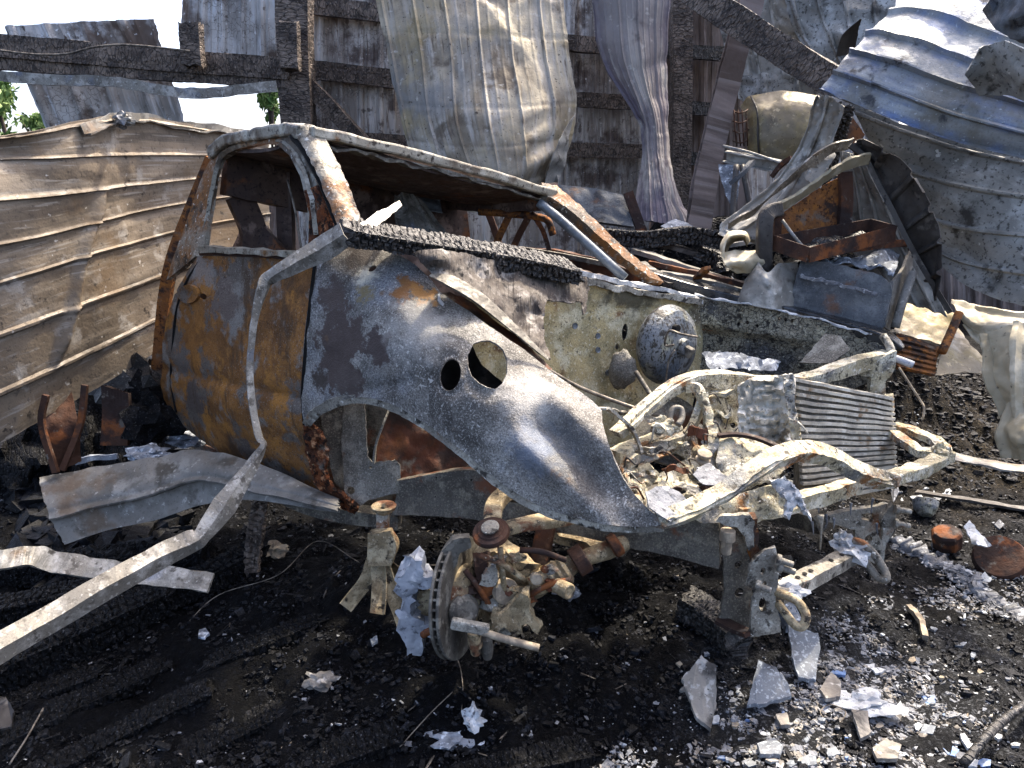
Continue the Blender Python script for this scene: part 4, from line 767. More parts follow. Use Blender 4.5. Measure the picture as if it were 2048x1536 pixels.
fender = patch('fender', FEND, [(690, 474, 2.26), (760, 492, 2.22), (620, 600, 2.19), (606, 740, 2.17), (611, 853, 2.15), (700, 620, 2.1), (700, 720, 2.05), (700, 796, 2.04), (800, 600, 2.03), (800, 700, 1.95), (800, 812, 1.95), (880, 585, 2.10), (880, 680, 1.93), (900, 880, 1.84), (1000, 668, 2.02), (980, 760, 1.84), (1000, 860, 1.78), (1010, 971, 1.75), (1100, 743, 1.98), (1090, 800, 1.83), (1100, 900, 1.73), (1120, 1026, 1.70), (1203, 822, 1.86), (1180, 880, 1.74), (1200, 960, 1.67), (1246, 955, 1.68), (1335, 1046, 1.60), (1240, 1053, 1.64), (720, 540, 2.16)],
    'fender', truck, holes=[ell(901, 750, 20.5, 32, 10), [(947, 688), (962, 683), (978, 682), (993, 689), (1006, 701), (1014, 722), (1013, 748), (1004, 768), (991, 778), (975, 775), (958, 766), (943, 752), (936, 732), (936, 710)], ell(745, 538, 9, 5, -30)], g=7, thick=.005, wr=(.004, 45), disp=fdent, jit=.5)
bar('arch_flange', [(613, 850, 2.14), (640, 820, 2.1), (700, 798, 2.05), (760, 803, 2.0), (830, 836, 1.925), (900, 885, 1.85), (960, 934, 1.795), (1010, 974, 1.76), (1080, 1015, 1.725), (1160, 1040, 1.69), (1240, 1055, 1.65), (1325, 1050, 1.61)], .03, .006, 'horn', fender, n=8, up=(0, 1, 0), rough_=.003, rs=25)
bar('lamp_ring', [(1200, 818, 1.87), (1214, 818, 1.90), (1236, 830, 1.92), (1258, 851, 1.92), (1274, 878, 1.90), (1284, 906, 1.88)], .008, .035, 'horn', fender, n=8, up=(0, -1, .3), rough_=.003)
bar('fender_ridge', [(785, 548, 2.02), (840, 580, 2.0), (900, 618, 1.98), (960, 655, 1.96), (1040, 706, 1.94)], .006, .02, 'alu_white', fender, n=8, rough_=.002) if False else None
patch('fender_inner_channel', [(872, 588), (900, 586), (935, 600), (985, 640), (1040, 678), (1095, 730), (1108, 748), (1060, 716), (1000, 675), (930, 632), (893, 618)], [(872, 588, 2.12), (935, 600, 2.2), (1040, 678, 2.12), (1108, 748, 2.0), (1000, 675, 2.06), (893, 618, 2.09)], 'inner_rust', truck, g=9, thick=.006, wr=(.006, 20))
bar('channel_lip', [(876, 588, 2.08), (884, 612, 2.05), (930, 640, 2.03), (1000, 684, 2.0)], .02, .010, 'ash_white', truck, n=8, rough_=.004, taper=(.3, .6, .5, .2))
bar('wiper_tube', [(1100, 742, 1.98), (1160, 775, 2.05), (1240, 806, 2.08), (1330, 836, 2.05)], .012, .012, 'wire', truck, kind='tube', n=8)
bar('coolant_pipe', [(1240, 826, 2.05), (1270, 820, 2.1), (1320, 785, 2.16), (1360, 765, 2.2), (1386, 772, 2.2), (1388, 790, 2.18)], .014, .014, 'steel_grey', truck, kind='tube', n=8)
patch('inner_apron', [(850, 700), (905, 690), (945, 690), (962, 728), (1014, 772), (1020, 830), (860, 820)], [(850, 700, 2.16), (945, 690, 2.2), (1014, 772, 2.06), (860, 820, 2.1), (1020, 830, 2.0)], 'dark_hole', truck, g=14, wr=(.02, 30))  # near-black patch standing in for the shade seen through the fender holes
# rear lower leg of the fender, ragged rust
patch('fender_rear_leg', [(608, 838), (626, 846), (645, 868), (655, 900), (650, 940), (662, 970), (690, 990), (718, 1016), (712, 1026), (690, 1020), (655, 1008), (630, 960), (612, 900)],
    [(608, 838, 2.17), (645, 868, 2.14), (650, 940, 2.13), (718, 1016, 2.12), (655, 1008, 2.17), (612, 900, 2.18)], 'rust_scale', truck, g=6, thick=.014, wr=(.012, 10), jit=3)
# --- wheel housing
patch('wheel_housing', [(612, 850), (640, 812), (700, 790), (770, 795), (840, 830), (960, 920), (1060, 1000), (1060, 1030), (900, 1030), (760, 1030), (690, 1020), (640, 940)], [(612, 850, 2.4), (700, 790, 2.42), (960, 920, 2.45), (1060, 1030, 2.3), (760, 1030, 2.35), (640, 940, 2.35)], 'frame_black', truck, g=18, thick=.01, wr=(.02, 40))
patch('housing_rib', [(640, 830), (665, 806), (690, 800), (690, 900), (688, 980), (668, 965), (655, 900)], [(640, 830, 2.3), (690, 800, 2.32), (688, 980, 2.28), (655, 900, 2.26)], 'frame_black', truck, g=10)
br = patch('body_bracket', [(688, 806), (730, 804), (733, 870), (735, 912), (748, 926), (752, 924), (790, 920), (800, 930), (800, 985), (770, 992), (735, 1002), (718, 1012), (690, 990), (688, 940), (684, 880)],
    [(688, 806, 2.3), (730, 804, 2.28), (735, 912, 2.22), (752, 924, 2.18), (800, 930, 2.2), (800, 985, 2.18), (718, 1012, 2.14), (688, 940, 2.22)], 'inner_grey', truck, holes=[ell(702, 981, 8, 8), ell(742, 934, 2.5, 2.5), [(791, 960), (796, 960), (796, 966), (791, 966)]], g=8, thick=.006)
bar('bracket_flange', [(781, 812, 2.24), (766, 850, 2.2), (752, 890, 2.18), (748, 926, 2.17)], .006, .03, 'inner_grey', br, n=5, up=(0, -1, 0))
patch('splash_panel', [(776, 812), (840, 836), (900, 882), (950, 922), (920, 940), (870, 950), (838, 972), (802, 1000), (798, 930), (752, 922), (754, 890), (766, 850)], [(776, 812, 2.28), (900, 882, 2.36), (950, 922, 2.36), (870, 950, 2.3), (802, 1000, 2.2), (754, 890, 2.24)], 'inner_rust', truck, g=9, wr=(.012, 30))
rail = sheet('frame_rail', [[at(798, 958, 2.2) + Vector((0, 0, .0)), at(960, 938, 2.1), at(1200, 985, 1.97), at(1440, 1040, 1.83)], [at(798, 995, 2.19), at(960, 985, 2.09), at(1200, 1030, 1.96), at(1440, 1085, 1.82)], [at(790, 1028, 2.18), at(960, 1034, 2.08), at(1200, 1075, 1.95), at(1440, 1130, 1.81)]], 'frame_black', truck, n=(90, 20), wr=(.004, 6), edge=0, thick=.05, world=True)
for k, (x, y, a, b) in enumerate(((882, 996, 11, 5), (876, 956, 4, 3), (892, 962, 3, 3), (944, 960, 3, 3), (1003, 972, 9, 6), (870, 1019, 4, 2))):
    Yk = 2.2 - (x - 798) * .00061 - .028
    slab('frame_hole', [(x - a, y - b), (x + a, y - b), (x + a, y + b), (x - a, y + b)], Yk, .003, 'dark_hole', rail, g=8, wr=(0, 1))
bar('rocker', [(400, 905, 2.66), (520, 962, 2.44), (640, 1015, 2.24), (800, 1040, 2.2)], .06, .05, 'frame_black', truck, n=6)
# --- front suspension
hub = Vector((.95, -.29, .08)).normalized(); rc = at(915, 1192, 1.74)
rot = lathe('brake_rotor', [(.06, -.014), (.166, -.014), (.168, -.012), (.168, -.006), (.166, -.005), (.06, -.005)], rc, hub, 'steel_grey', truck, n=64)
lathe('rotor_face', [(.06, .006), (.166, .006), (.168, .008), (.168, .014), (.166, .016), (.06, .016)], rc, hub, 'steel_grey', rot, n=64)
a_ = hub.orthogonal().normalized(); b_ = hub.cross(a_)
for k in range(40):
    t = 2 * math.pi * k / 40; d = a_ * math.cos(t) + b_ * math.sin(t)
    bar('rotor_vane', [rc + d * .08, rc + d * .162], .006, .012, 'steel_grey', rot, n=1, world=True, up=hub)
lathe('rotor_hat', [(.02, -.03), (.085, -.03), (.09, -.01), (.09, .045), (.075, .055), (.03, .06), (.03, .075), (.01, .076)], rc, hub, 'cast_tan', rot, n=36)
slab('brake_caliper', [(818, 1112), (832, 1106), (846, 1112), (850, 1140), (866, 1144), (866, 1168), (836, 1169), (831, 1195), (831, 1222), (848, 1238), (866, 1240), (870, 1262), (850, 1268), (848, 1292), (838, 1296), (824, 1290), (816, 1296), (808, 1270), (797, 1244), (804, 1222), (806, 1195), (797, 1170), (801, 1140), (812, 1126)], 1.70, .055, 'alu_white', truck, wr=(.007, 22), g=8)
slab('caliper_piston', [(832, 1170), (866, 1170), (872, 1222), (834, 1224)], 1.735, .05, 'cast_tan', truck, g=10)
slab('caliper_bracket', [(868, 1145), (884, 1100), (905, 1074), (938, 1070), (942, 1090), (920, 1100), (905, 1140), (890, 1200), (880, 1210)], 1.715, .03, 'steel_grey', truck, g=9)
uca = bar('upper_control_arm', [(984, 1066, 1.66), (1040, 1050, 1.72), (1120, 1036, 1.78), (1230, 1012, 1.86)], .06, .03, 'cast_tan', truck, n=8, bevel=.006, taper=(.8, .8, 1, .8))
bar('control_arm_leg', [(984, 1060, 1.68), (988, 1015, 1.80), (1010, 988, 1.86), (1040, 980, 1.9)], .05, .03, 'cast_tan', uca, n=8, bevel=.006)
lathe('ball_joint', [(.046, -.012), (.05, -.004), (.047, .006), (.036, .008), (.034, .012), (.022, .013), (.02, .015), (.004, .016)], at(982, 1064, 1.66), (-.15, -.35, .92), 'rust_dark', uca, n=28)
lathe('ball_joint_cap', [(.024, .012), (.024, .017), (.015, .02)], at(982, 1062, 1.655), (-.15, -.35, .92), 'horn', uca, n=20)
lathe('bushing', [(.035, -.04), (.045, -.04), (.045, .04), (.035, .04)], at(1040, 975, 1.92), (1, -.4, .1), 'steel_grey', uca, n=20)
kn = slab('steering_knuckle', [(955, 1092), (990, 1085), (1030, 1100), (1072, 1130), (1095, 1150), (1120, 1165), (1080, 1190), (1045, 1215), (1030, 1245), (1000, 1240), (975, 1250), (955, 1200), (945, 1140)], 1.78, .07, 'cast_tan', truck, wr=(.014, 40), g=11)
slab('hub_carrier', [(948, 1120), (975, 1112), (990, 1135), (994, 1170), (975, 1180), (955, 1170)], 1.71, .06, 'rust_dark', kn, wr=(.006, 30), g=9)
slab('bearing_block', [(972, 1130), (992, 1122), (996, 1155), (986, 1162), (962, 1160)], 1.69, .05, 'horn', kn, g=8)
lathe('axle_boot', [(.012, -.012), (.034, -.012), (.036, .012), (.022, .014)], at(1010, 1182, 1.69), (.5, -.8, .2), 'pebble_tan', kn, n=20)
lathe('bolt_head', [(.016, -.01), (.016, .01), (.004, .012)], at(1072, 1157, 1.68), (.2, -.95, .2), 'pebble_tan', kn, n=16)
lathe('dust_shield', [(.015, -.02), (.04, -.015), (.045, .01), (.03, .03)], at(925, 1220, 1.66), (.5, -.8, .3), 'steel_grey', rot, n=20)
bar('drive_shaft', [(1060, 1175, 1.72), (1110, 1150, 1.75), (1160, 1120, 1.78), (1215, 1100, 1.82), (1250, 1085, 1.85)], .05, .05, 'cast_tan', truck, kind='tube', n=8, taper=(1.1, 1.5, .9, 1.1, .9))
lathe('shaft_collar', [(.03, -.02), (.042, -.018), (.042, .018), (.03, .02)], at(1160, 1120, 1.76), (.8, .2, .45), 'rust_dark', truck, n=24)
lathe('shaft_collar', [(.025, -.015), (.034, -.012), (.034, .012), (.025, .015)], at(1230, 1090, 1.8), (.8, .2, .45), 'rust_dark', truck, n=24)
lathe('shaft_boot', [(.036, -.03), (.042, -.02), (.036, -.01), (.044, 0), (.036, .01), (.042, .02), (.03, .03)], at(1118, 1148, 1.74), (.8, .2, .5), 'cast_tan', truck, n=24)
lathe('tie_rod_socket', [(.02, -.03), (.022, .02), (.018, .024), (.01, .02)], at(1128, 1178, 1.66), (.6, -.75, .1), 'cast_tan', truck, n=18)
lca = slab('lower_control_arm', [(985, 1225), (1020, 1205), (1045, 1180), (1058, 1182), (1062, 1215), (1075, 1240), (1080, 1258), (1070, 1262), (1052, 1240), (1040, 1240), (1045, 1256), (1030, 1258), (1005, 1244), (985, 1262)], 1.66, .05, 'cast_tan', truck, wr=(.008, 34), g=10)
tr = bar('tie_rod', [(905, 1243, 1.60), (960, 1262, 1.59), (1010, 1278, 1.58), (1078, 1296, 1.57)], .02, .02, 'pebble_tan', truck, kind='tube', n=5)
box('tie_rod_end', at(940, 1253, 1.59), (.10, .022, .03), 'horn', tr, rot=(0, .22, 0), bevel=.006)
lathe('ball_stud', [(.018, 0), (.02, .05), (.014, .055), (.014, .075), (.008, .078)], at(948, 1262, 1.63), (.05, .1, -1), 'cast_tan', truck, n=18)
lathe('ball_stud', [(.016, 0), (.018, .04), (.012, .07)], at(972, 1275, 1.65), (.05, .1, -1), 'steel_grey', truck, n=18)
bar('brake_hose', [(880, 1258, 1.62), (860, 1262, 1.62), (846, 1270, 1.63)], .02, .02, 'rust_dark', truck, kind='tube', n=5)
# shock absorber and clutter behind the knuckle
bar('shock_absorber', [(1095, 1040, 1.95), (1085, 1090, 1.92), (1075, 1140, 1.88)], .06, .06, 'rust_dark', truck, kind='tube', n=4)
lump('engine_block', at(1180, 1000, 2.35), .22, 'frame_black', truck, sq=(1.2, 1, .7), rgh=.25, fr=2.2)
lump('differential', at(1180, 1060, 2.15), .10, 'cast_tan', truck, sq=(1.5, 1, .6), rgh=.3, fr=2)

# --- front end: near horn, far horn, cross members
nh = slab('near_frame_horn', [(1436, 1060), (1455, 1042), (1500, 1030), (1510, 1050), (1508, 1100), (1506, 1150), (1510, 1200), (1502, 1262), (1498, 1270), (1434, 1242), (1440, 1225), (1448, 1180), (1446, 1120)], 1.80, .012, 'frame_black', truck, holes=[ell(1476, 1128, 8, 8), ell(1478, 1184, 10, 11)], g=9)
slab('horn_flange', [(1500, 1032), (1512, 1030), (1516, 1100), (1512, 1150), (1506, 1160), (1498, 1100)], 1.77, .03, 'rust_orange', nh, g=8)
slab('horn_gusset', [(1430, 1040), (1440, 1030), (1500, 1026), (1506, 1040), (1505, 1090), (1494, 1098), (1486, 1070), (1470, 1052), (1446, 1048)], 1.75, .02, 'horn', nh, g=8)
hp = slab('horn_plate', [(1512, 1112), (1530, 1098), (1550, 1092), (1552, 1112), (1556, 1160), (1548, 1200), (1560, 1240), (1560, 1262), (1500, 1272), (1502, 1210), (1508, 1180), (1494, 1170), (1498, 1130)], 1.72, .014, 'horn', nh, holes=[ell(1524, 1140, 5, 8), ell(1524, 1206, 7, 13), ell(1528, 1164, 4, 5)], g=8)
bar('horn_foot', [(1436, 1238, 1.80), (1470, 1256, 1.76), (1500, 1268, 1.71)], .04, .012, 'rust_dark', nh, n=4)
lathe('bump_stop', [(.02, 0), (.022, .03), (.014, .032), (.014, .07), (.01, .072)], at(1456, 1060, 1.74), (0, 0, -1), 'pebble_tan', nh, n=16)
for x, y in ((1556, 1133), (1552, 1118)):
    lathe('bolt', [(.016, 0), (.016, .012), (.009, .013), (.009, .045), (.004, .046)], at(x, y, 1.70), (.9, -.3, -.2), 'horn', nh, n=10)
lathe('bolt', [(.016, 0), (.016, .012), (.009, .013), (.009, .04)], at(1512, 1170, 1.69), (.8, -.5, -.1), 'horn', nh, n=10)
cb = bar('cross_bar', [(1552, 1190, 1.74), (1620, 1155, 1.89), (1700, 1112, 2.08)], .05, .042, 'horn', truck, n=8, rough_=.002)
for t in (.25, .34, .42, .7, .86):
    p = at(1552, 1190, 1.74).lerp(at(1700, 1112, 2.08), t)
    lathe('bar_hole', [(.008, 0), (.008, .002)], p + Vector((0, 0, .0215)), (0, 0, 1), 'dark_hole', cb, n=12)
bar('tow_hook', [(1545, 1182, 1.73), (1570, 1190, 1.70), (1596, 1204, 1.68), (1612, 1230, 1.66), (1606, 1252, 1.65), (1590, 1250, 1.66), (1572, 1228, 1.69), (1555, 1205, 1.72)], .024, .024, 'cast_tan', truck, kind='tube', n=8)
bar('tow_hook', [(1690, 1080, 2.1), (1720, 1085, 2.07), (1745, 1105, 2.05), (1768, 1140, 2.02), (1772, 1158, 2.0), (1755, 1155, 2.02), (1735, 1130, 2.05), (1710, 1108, 2.08)], .026, .026, 'horn', truck, kind='tube', n=8)
fh = slab('far_frame_horn', [(1645, 1030), (1700, 1018), (1740, 1012), (1775, 1006), (1784, 1010), (1786, 1060), (1770, 1085), (1764, 1128), (1705, 1110), (1708, 1058), (1650, 1040)], 2.22, .02, 'horn', truck, holes=[[(1720, 1025), (1745, 1024), (1745, 1038), (1720, 1038)], ell(1734, 1076, 8, 8)], g=9)
slab('horn_plate', [(1762, 1030), (1784, 1006), (1790, 1020), (1784, 1060), (1772, 1082), (1762, 1080)], 2.16, .02, 'horn', fh, g=8)
for x, y in ((1790, 1018), (1788, 1046)):
    lathe('bolt', [(.016, 0), (.016, .012), (.009, .013), (.009, .05), (.004, .051)], at(x, y, 2.14), (.95, -.2, -.1), 'horn', fh, n=10)
sheet('far_frame_rail', [[at(1640, 1028, 2.24), at(1520, 1000, 2.5), at(1400, 960, 2.75)], [at(1650, 1062, 2.24), at(1520, 1030, 2.5), at(1400, 990, 2.75)]], 'frame_black', truck, n=(30, 10), wr=(.003, 5), thick=.05, world=True)
# radiator support
ub = bar('upper_support_bar', [(1232, 868, 1.93), (1262, 842, 1.98), (1300, 806, 2.06), (1345, 772, 2.13), (1392, 752, 2.18), (1450, 748, 2.22), (1520, 756, 2.29), (1590, 757, 2.37), (1650, 742, 2.44), (1710, 720, 2.52), (1776, 706, 2.60)], .05, .014, 'cream', truck, n=8, kind='box', rough_=.003, rs=12)
bar('support_lip', [(1262, 852, 1.96), (1300, 818, 2.04), (1345, 784, 2.11), (1392, 764, 2.16), (1450, 764, 2.19), (1520, 772, 2.26), (1590, 774, 2.34), (1650, 758, 2.41), (1710, 738, 2.49), (1770, 724, 2.57)], .005, .045, 'cream', ub, n=8, rough_=.004, rs=16)
bar('support_tube', [(1766, 672, 2.64), (1778, 690, 2.60), (1785, 712, 2.57)], .03, .03, 'horn', ub, kind='tube', n=4)
bar('support_pin', [(1780, 714, 2.58), (1800, 720, 2.56), (1826, 730, 2.54)], .028, .028, 'alu_white', ub, kind='tube', n=4)
slab('support_corner', [(1695, 742), (1740, 722), (1790, 700), (1786, 730), (1778, 748), (1762, 766), (1740, 752)], 2.56, .03, 'cream', ub, g=9)
bar('support_post', [(1752, 750, 2.56), (1752, 800, 2.56), (1756, 880, 2.56)], .055, .03, 'cream', ub, n=5, up=(0, 1, 0), rough_=.003)
lb = bar('lower_support_bar', [(1318, 1040, 1.61), (1370, 1022, 1.63), (1440, 988, 1.68), (1500, 945, 1.74), (1550, 912, 1.80), (1605, 896, 1.87), (1650, 902, 1.92), (1700, 930, 1.97), (1745, 950, 2.01), (1778, 958, 2.04)], .05, .014, 'cream', truck, n=8, rough_=.003, rs=12, up=(-.2, -.6, .7))
bar('bar_lip', [(1330, 1050, 1.60), (1370, 1036, 1.62), (1440, 1004, 1.66), (1500, 962, 1.72), (1550, 930, 1.78), (1605, 914, 1.85), (1650, 920, 1.90), (1700, 946, 1.95), (1745, 964, 1.99), (1776, 970, 2.03)], .005, .04, 'cream', lb, n=8, rough_=.004, up=(0, -.5, 1))
bar('lower_support_bar', [(1778, 958, 2.04), (1830, 942, 2.12), (1870, 925, 2.19), (1894, 910, 2.24)], .05, .04, 'cream', truck, n=6, rough_=.005, bevel=.005)
bar('support_brace', [(1894, 908, 2.24), (1840, 905, 2.26), (1786, 868, 2.38)], .04, .025, 'cream', truck, n=6, rough_=.004, straight=True)
bar('support_brace', [(1888, 905, 2.25), (1872, 882, 2.32), (1840, 868, 2.38), (1786, 850, 2.46)], .05, .02, 'cream', truck, n=6, rough_=.004)
lump('brace_knuckle', at(1882, 905, 2.23), .03, 'cream', truck, rgh=.3, fr=2)
# radiator and condenser
cond = thing('condenser', None, None, at(1684, 1000, 2.28)); cond.parent = truck; cond.location = WORLD[cond.name] - WORLD[truck.name]
c00, c10, c01, c11 = at(1584, 752, 2.17), at(1776, 792, 2.43), at(1596, 1012, 2.13), at(1784, 972, 2.40)
def cq(u, v): return c00.lerp(c10, u).lerp(c01.lerp(c11, u), v)
nn_ = (c10 - c00).cross(c01 - c00).normalized()
if nn_.y > 0: nn_ = -nn_
NB = 19
for k in range(NB):
    v = (k + .5) / NB
    bar('condenser_tube', [cq(0, v) + nn_ * .017, cq(.5, v) + nn_ * (.018 + .003 * math.sin(k * 2.1)), cq(1, v) + nn_ * .017], .014, .010, 'fins', cond, n=8, world=True, rough_=.0022, rs=12)
sheet('condenser_core', [[cq(0, 0), cq(.5, 0), cq(1, 0)], [cq(0, .5), cq(.5, .5), cq(1, .5)], [cq(0, 1), cq(.5, 1), cq(1, 1)]], 'fin_dark', cond, n=(20, 20), wr=(.003, 8), edge=0, thick=.02, world=True)
bar('condenser_side', [cq(1.01, -.02), cq(1.01, .5), cq(1.01, 1.02)], .025, .025, 'cream', cond, n=6, world=True, rough_=.004)
rt = patch('radiator_shroud', [(1478, 770), (1500, 756), (1560, 752), (1584, 745), (1590, 760), (1588, 800), (1590, 840), (1586, 892), (1540, 890), (1480, 880), (1476, 820)], [(1478, 770, 2.12), (1584, 745, 2.14), (1588, 800, 2.1), (1586, 892, 2.08), (1480, 880, 2.06)], 'foil', truck, g=6, thick=.006, wr=(.012, 9), disp=lambda x, y: .012 * np.sin(y / 3.2 + 2 * vn(x / 20, y / 20)) * sstep(1500, 1520, x) * (1 - sstep(1550, 1570, x)) - .03 * np.exp(-((x - 1576) / 12) ** 2))
patch('shroud_flap', [(1566, 756), (1584, 748), (1590, 770), (1588, 800), (1598, 850), (1606, 905), (1584, 880), (1574, 820)], [(1566, 756, 2.05), (1584, 748, 2.06), (1598, 850, 2.02), (1606, 905, 2.0), (1574, 820, 2.02)], 'cream', rt, g=7, wr=(.012, 12))
bar('torn_wire', [(1590, 840, 2.02), (1604, 852, 2.0), (1616, 868, 1.99)], .006, .006, 'horn', rt, kind='tube', n=4)
core = patch('core_support', [(1228, 912), (1300, 886), (1376, 858), (1392, 812), (1404, 778), (1440, 770), (1480, 775), (1482, 880), (1560, 895), (1600, 912), (1560, 950), (1470, 990), (1380, 1030), (1320, 1040), (1270, 1000), (1245, 950)],
    [(1228, 912, 1.95), (1376, 858, 2.1), (1404, 778, 2.2), (1480, 775, 2.22), (1482, 880, 2.18), (1600, 912, 2.1), (1470, 990, 1.9), (1320, 1040, 1.78), (1270, 1000, 1.83)], 'cream', truck, holes=[ell(1466, 850, 7, 7), ell(1412, 812, 8, 12), ell(1440, 790, 9, 7), [(1296, 925), (1350, 905), (1372, 920), (1318, 948)], [(1290, 975), (1316, 965), (1318, 988), (1300, 992)], ell(1362, 985, 12, 6, -20), ell(1448, 940, 5, 7), [(1392, 965), (1430, 950), (1436, 962), (1400, 980)], ell(1400, 880, 8, 14)], g=8, thick=.008, wr=(.03, 26), jit=2)
patch('arch_plate', [(1440, 872), (1470, 870), (1510, 876), (1550, 892), (1592, 916), (1560, 930), (1500, 940), (1440, 962), (1432, 920)], [(1440, 872, 2.02), (1510, 876, 2.02), (1592, 916, 1.95), (1440, 962, 1.88)], 'cream', core, g=9, wr=(.01, 20))
bar('arch_lip', [(1436, 872, 2.0), (1470, 869, 2.0), (1512, 876, 1.98), (1552, 892, 1.94), (1594, 914, 1.9)], .02, .01, 'rust_dark', core, n=6)
lathe('headlamp_bucket', [(.115, 0), (.12, .01), (.118, .02), (.105, .0), (.09, -.05), (.05, -.07), (.02, -.072)], at(1335, 862, 2.12), (.15, -.75, .62), 'inner_grey', truck, n=36)
bar('bucket_rim', [(1250, 930, 1.92), (1290, 905, 1.98), (1360, 880, 2.02), (1392, 842, 2.08), (1400, 800, 2.12), (1392, 778, 2.14), (1370, 778, 2.14)], .022, .03, 'cream', truck, n=8, rough_=.006, rs=16)
bar('support_strut', [(1405, 790, 2.1), (1418, 840, 2.06), (1424, 890, 2.0), (1420, 930, 1.96), (1430, 960, 1.9)], .03, .03, 'cream', truck, n=6, rough_=.01, rs=18, taper=(1.2, .9, 1.1, .8, 1))
lathe('coil_stub', [(.012, -.02), (.022, -.02), (.022, -.01), (.014, -.008), (.014, .0), (.022, .002), (.022, .012), (.012, .014)], at(1408, 912, 1.92), (.1, -.3, 1), 'pebble_tan', truck, n=18)
bar('shackle', [(1338, 842, 2.0), (1346, 818, 2.02), (1362, 818, 2.02), (1364, 836, 2.0), (1356, 850, 1.98)], .018, .018, 'steel_grey', truck, kind='tube', n=6)
lump('melted_housing', at(1326, 852, 2.0), .035, 'cream', truck, sq=(1.3, .8, .7), rgh=.5, fr=2.5)
lathe('pulley', [(.02, -.01), (.04, -.01), (.042, 0), (.04, .012), (.02, .012)], at(1452, 800, 2.25), (.7, -.7, .1), 'steel_grey', truck, n=24)
patch('aluminium_pool', [(1396, 790), (1430, 792), (1462, 794), (1440, 815), (1420, 820), (1404, 808)], [(1396, 790, 2.26), (1462, 794, 2.26), (1420, 820, 2.18), (1430, 792, 2.27)], 'ash_blue', truck, g=7)
bar('side_member', [(1226, 918, 1.93), (1300, 890, 2.05), (1380, 862, 2.2)], .05, .05, 'cream', truck, n=6, rough_=.005)
bar('torn_bracket', [(1400, 775, 2.2), (1440, 786, 2.17), (1480, 782, 2.14), (1500, 775, 2.12)], .03, .01, 'cream', truck, n=6, rough_=.008)
lcb = bar('lower_cross_member', [(1470, 1030, 1.84), (1560, 1012, 1.95), (1650, 990, 2.06), (1716, 968, 2.15)], .04, .05, 'cream', truck, n=8, rough_=.003)
patch('rusty_valance', [(1380, 1028), (1450, 995), (1540, 970), (1580, 985), (1600, 1020), (1540, 1036), (1460, 1044), (1400, 1046)], [(1380, 1028, 1.78), (1540, 970, 1.9), (1600, 1020, 1.9), (1400, 1046, 1.78)], 'cream', truck, g=9, wr=(.012, 24), thick=.006)
for x, y in ((1634, 1002), (1650, 995), (1680, 982)):
    lathe('member_hole', [(.010, 0), (.010, .002)], at(x, y, 2.05 + (x - 1634) * .0014 - .030), (.55, -.8, .1), 'dark_hole', lcb, n=14)
patch('melted_drip', [(1540, 962), (1570, 955), (1590, 975), (1610, 1010), (1624, 1040), (1604, 1022), (1590, 1005), (1580, 1038), (1568, 1030), (1572, 1000), (1556, 985)], [(1540, 962, 1.82), (1590, 975, 1.84), (1624, 1040, 1.8), (1580, 1038, 1.8)], 'ash_white', truck, g=6, thick=.012, wr=(.012, 10))
patch('headlamp_shard', [(1292, 985), (1312, 974), (1336, 972), (1358, 985), (1376, 1004), (1362, 1022), (1340, 1044), (1318, 1030), (1298, 1016)], [(1292, 985, 1.66), (1336, 972, 1.70), (1376, 1004, 1.66), (1340, 1044, 1.58)], 'ash', truck, g=12, thick=.003, wr=(.008, 40), smooth=False)
patch('headlamp_shard', [(1385, 950), (1400, 935), (1418, 926), (1440, 944), (1466, 962), (1440, 974), (1405, 968)], [(1385, 950, 1.82), (1418, 926, 1.86), (1466, 962, 1.78), (1405, 968, 1.76)], 'ash', truck, g=12, thick=.003, wr=(.012, 40), smooth=False)
lump('ash_crust', at(1700, 1100, 2.08), .045, 'ash_white', truck, sq=(1.3, 1, .7), rgh=.6, fr=2.5)
lump('ash_crust', at(1688, 1082, 2.1), .03, 'ash_white', truck, sq=(1, 1, .9), rgh=.5, fr=2.5)
lump('ash_crust', at(1575, 1180, 1.76), .035, 'ash_white', truck, sq=(1.4, .8, .5), rgh=.6, fr=2.5)
bar('hanging_cable', [(1640, 1030, 2.0), (1642, 1060, 2.0), (1640, 1100, 2.0)], .014, .014, 'horn', truck, kind='tube', n=4, taper=(1.6, .6, .4))
# --- crumpled hood liner hanging over the fender
patch('hood_liner', [(826, 506), (850, 500), (885, 500), (950, 512), (1010, 528), (1060, 540), (1110, 550), (1172, 556), (1178, 580), (1172, 618), (1166, 630), (1160, 604), (1135, 606), (1092, 600), (1086, 640), (1088, 680), (1102, 718), (1075, 706), (1040, 676), (1000, 640), (960, 604), (920, 578), (880, 556), (862, 548), (850, 530)],
    [(826, 506, 2.07), (885, 500, 2.1), (1010, 528, 2.26), (1172, 556, 2.5), (1172, 618, 2.46), (1092, 600, 2.3), (1086, 640, 2.2), (1102, 718, 2.02), (1000, 640, 2.06), (900, 560, 2.05), (950, 560, 2.1), (1040, 600, 2.16)], 'liner', truck, g=6, thick=.005, wr=(.022, 46), jit=2,
    disp=lambda x, y: .012 * np.sin((x * .9 + y * .4) / 11 + 1.5 * vn(x / 30, y / 30)) * sstep(930, 1000, x) + .003 * np.sin((x + y * .5) / 2.4) * sstep(920, 960, x) - .04 * np.exp(-(((x - 880) / 40) ** 2 + ((y - 515) / 14) ** 2)))
bar('liner_lip', [(862, 549, 2.02), (900, 562, 2.0), (950, 592, 1.99), (1000, 632, 1.98), (1050, 676, 1.97), (1098, 718, 1.97)], .05, .006, 'steel_grey', truck, n=8, rough_=.002, rs=8, up=(.3, -.5, .8), taper=(.4, 1, 1, .8, .5, .2))

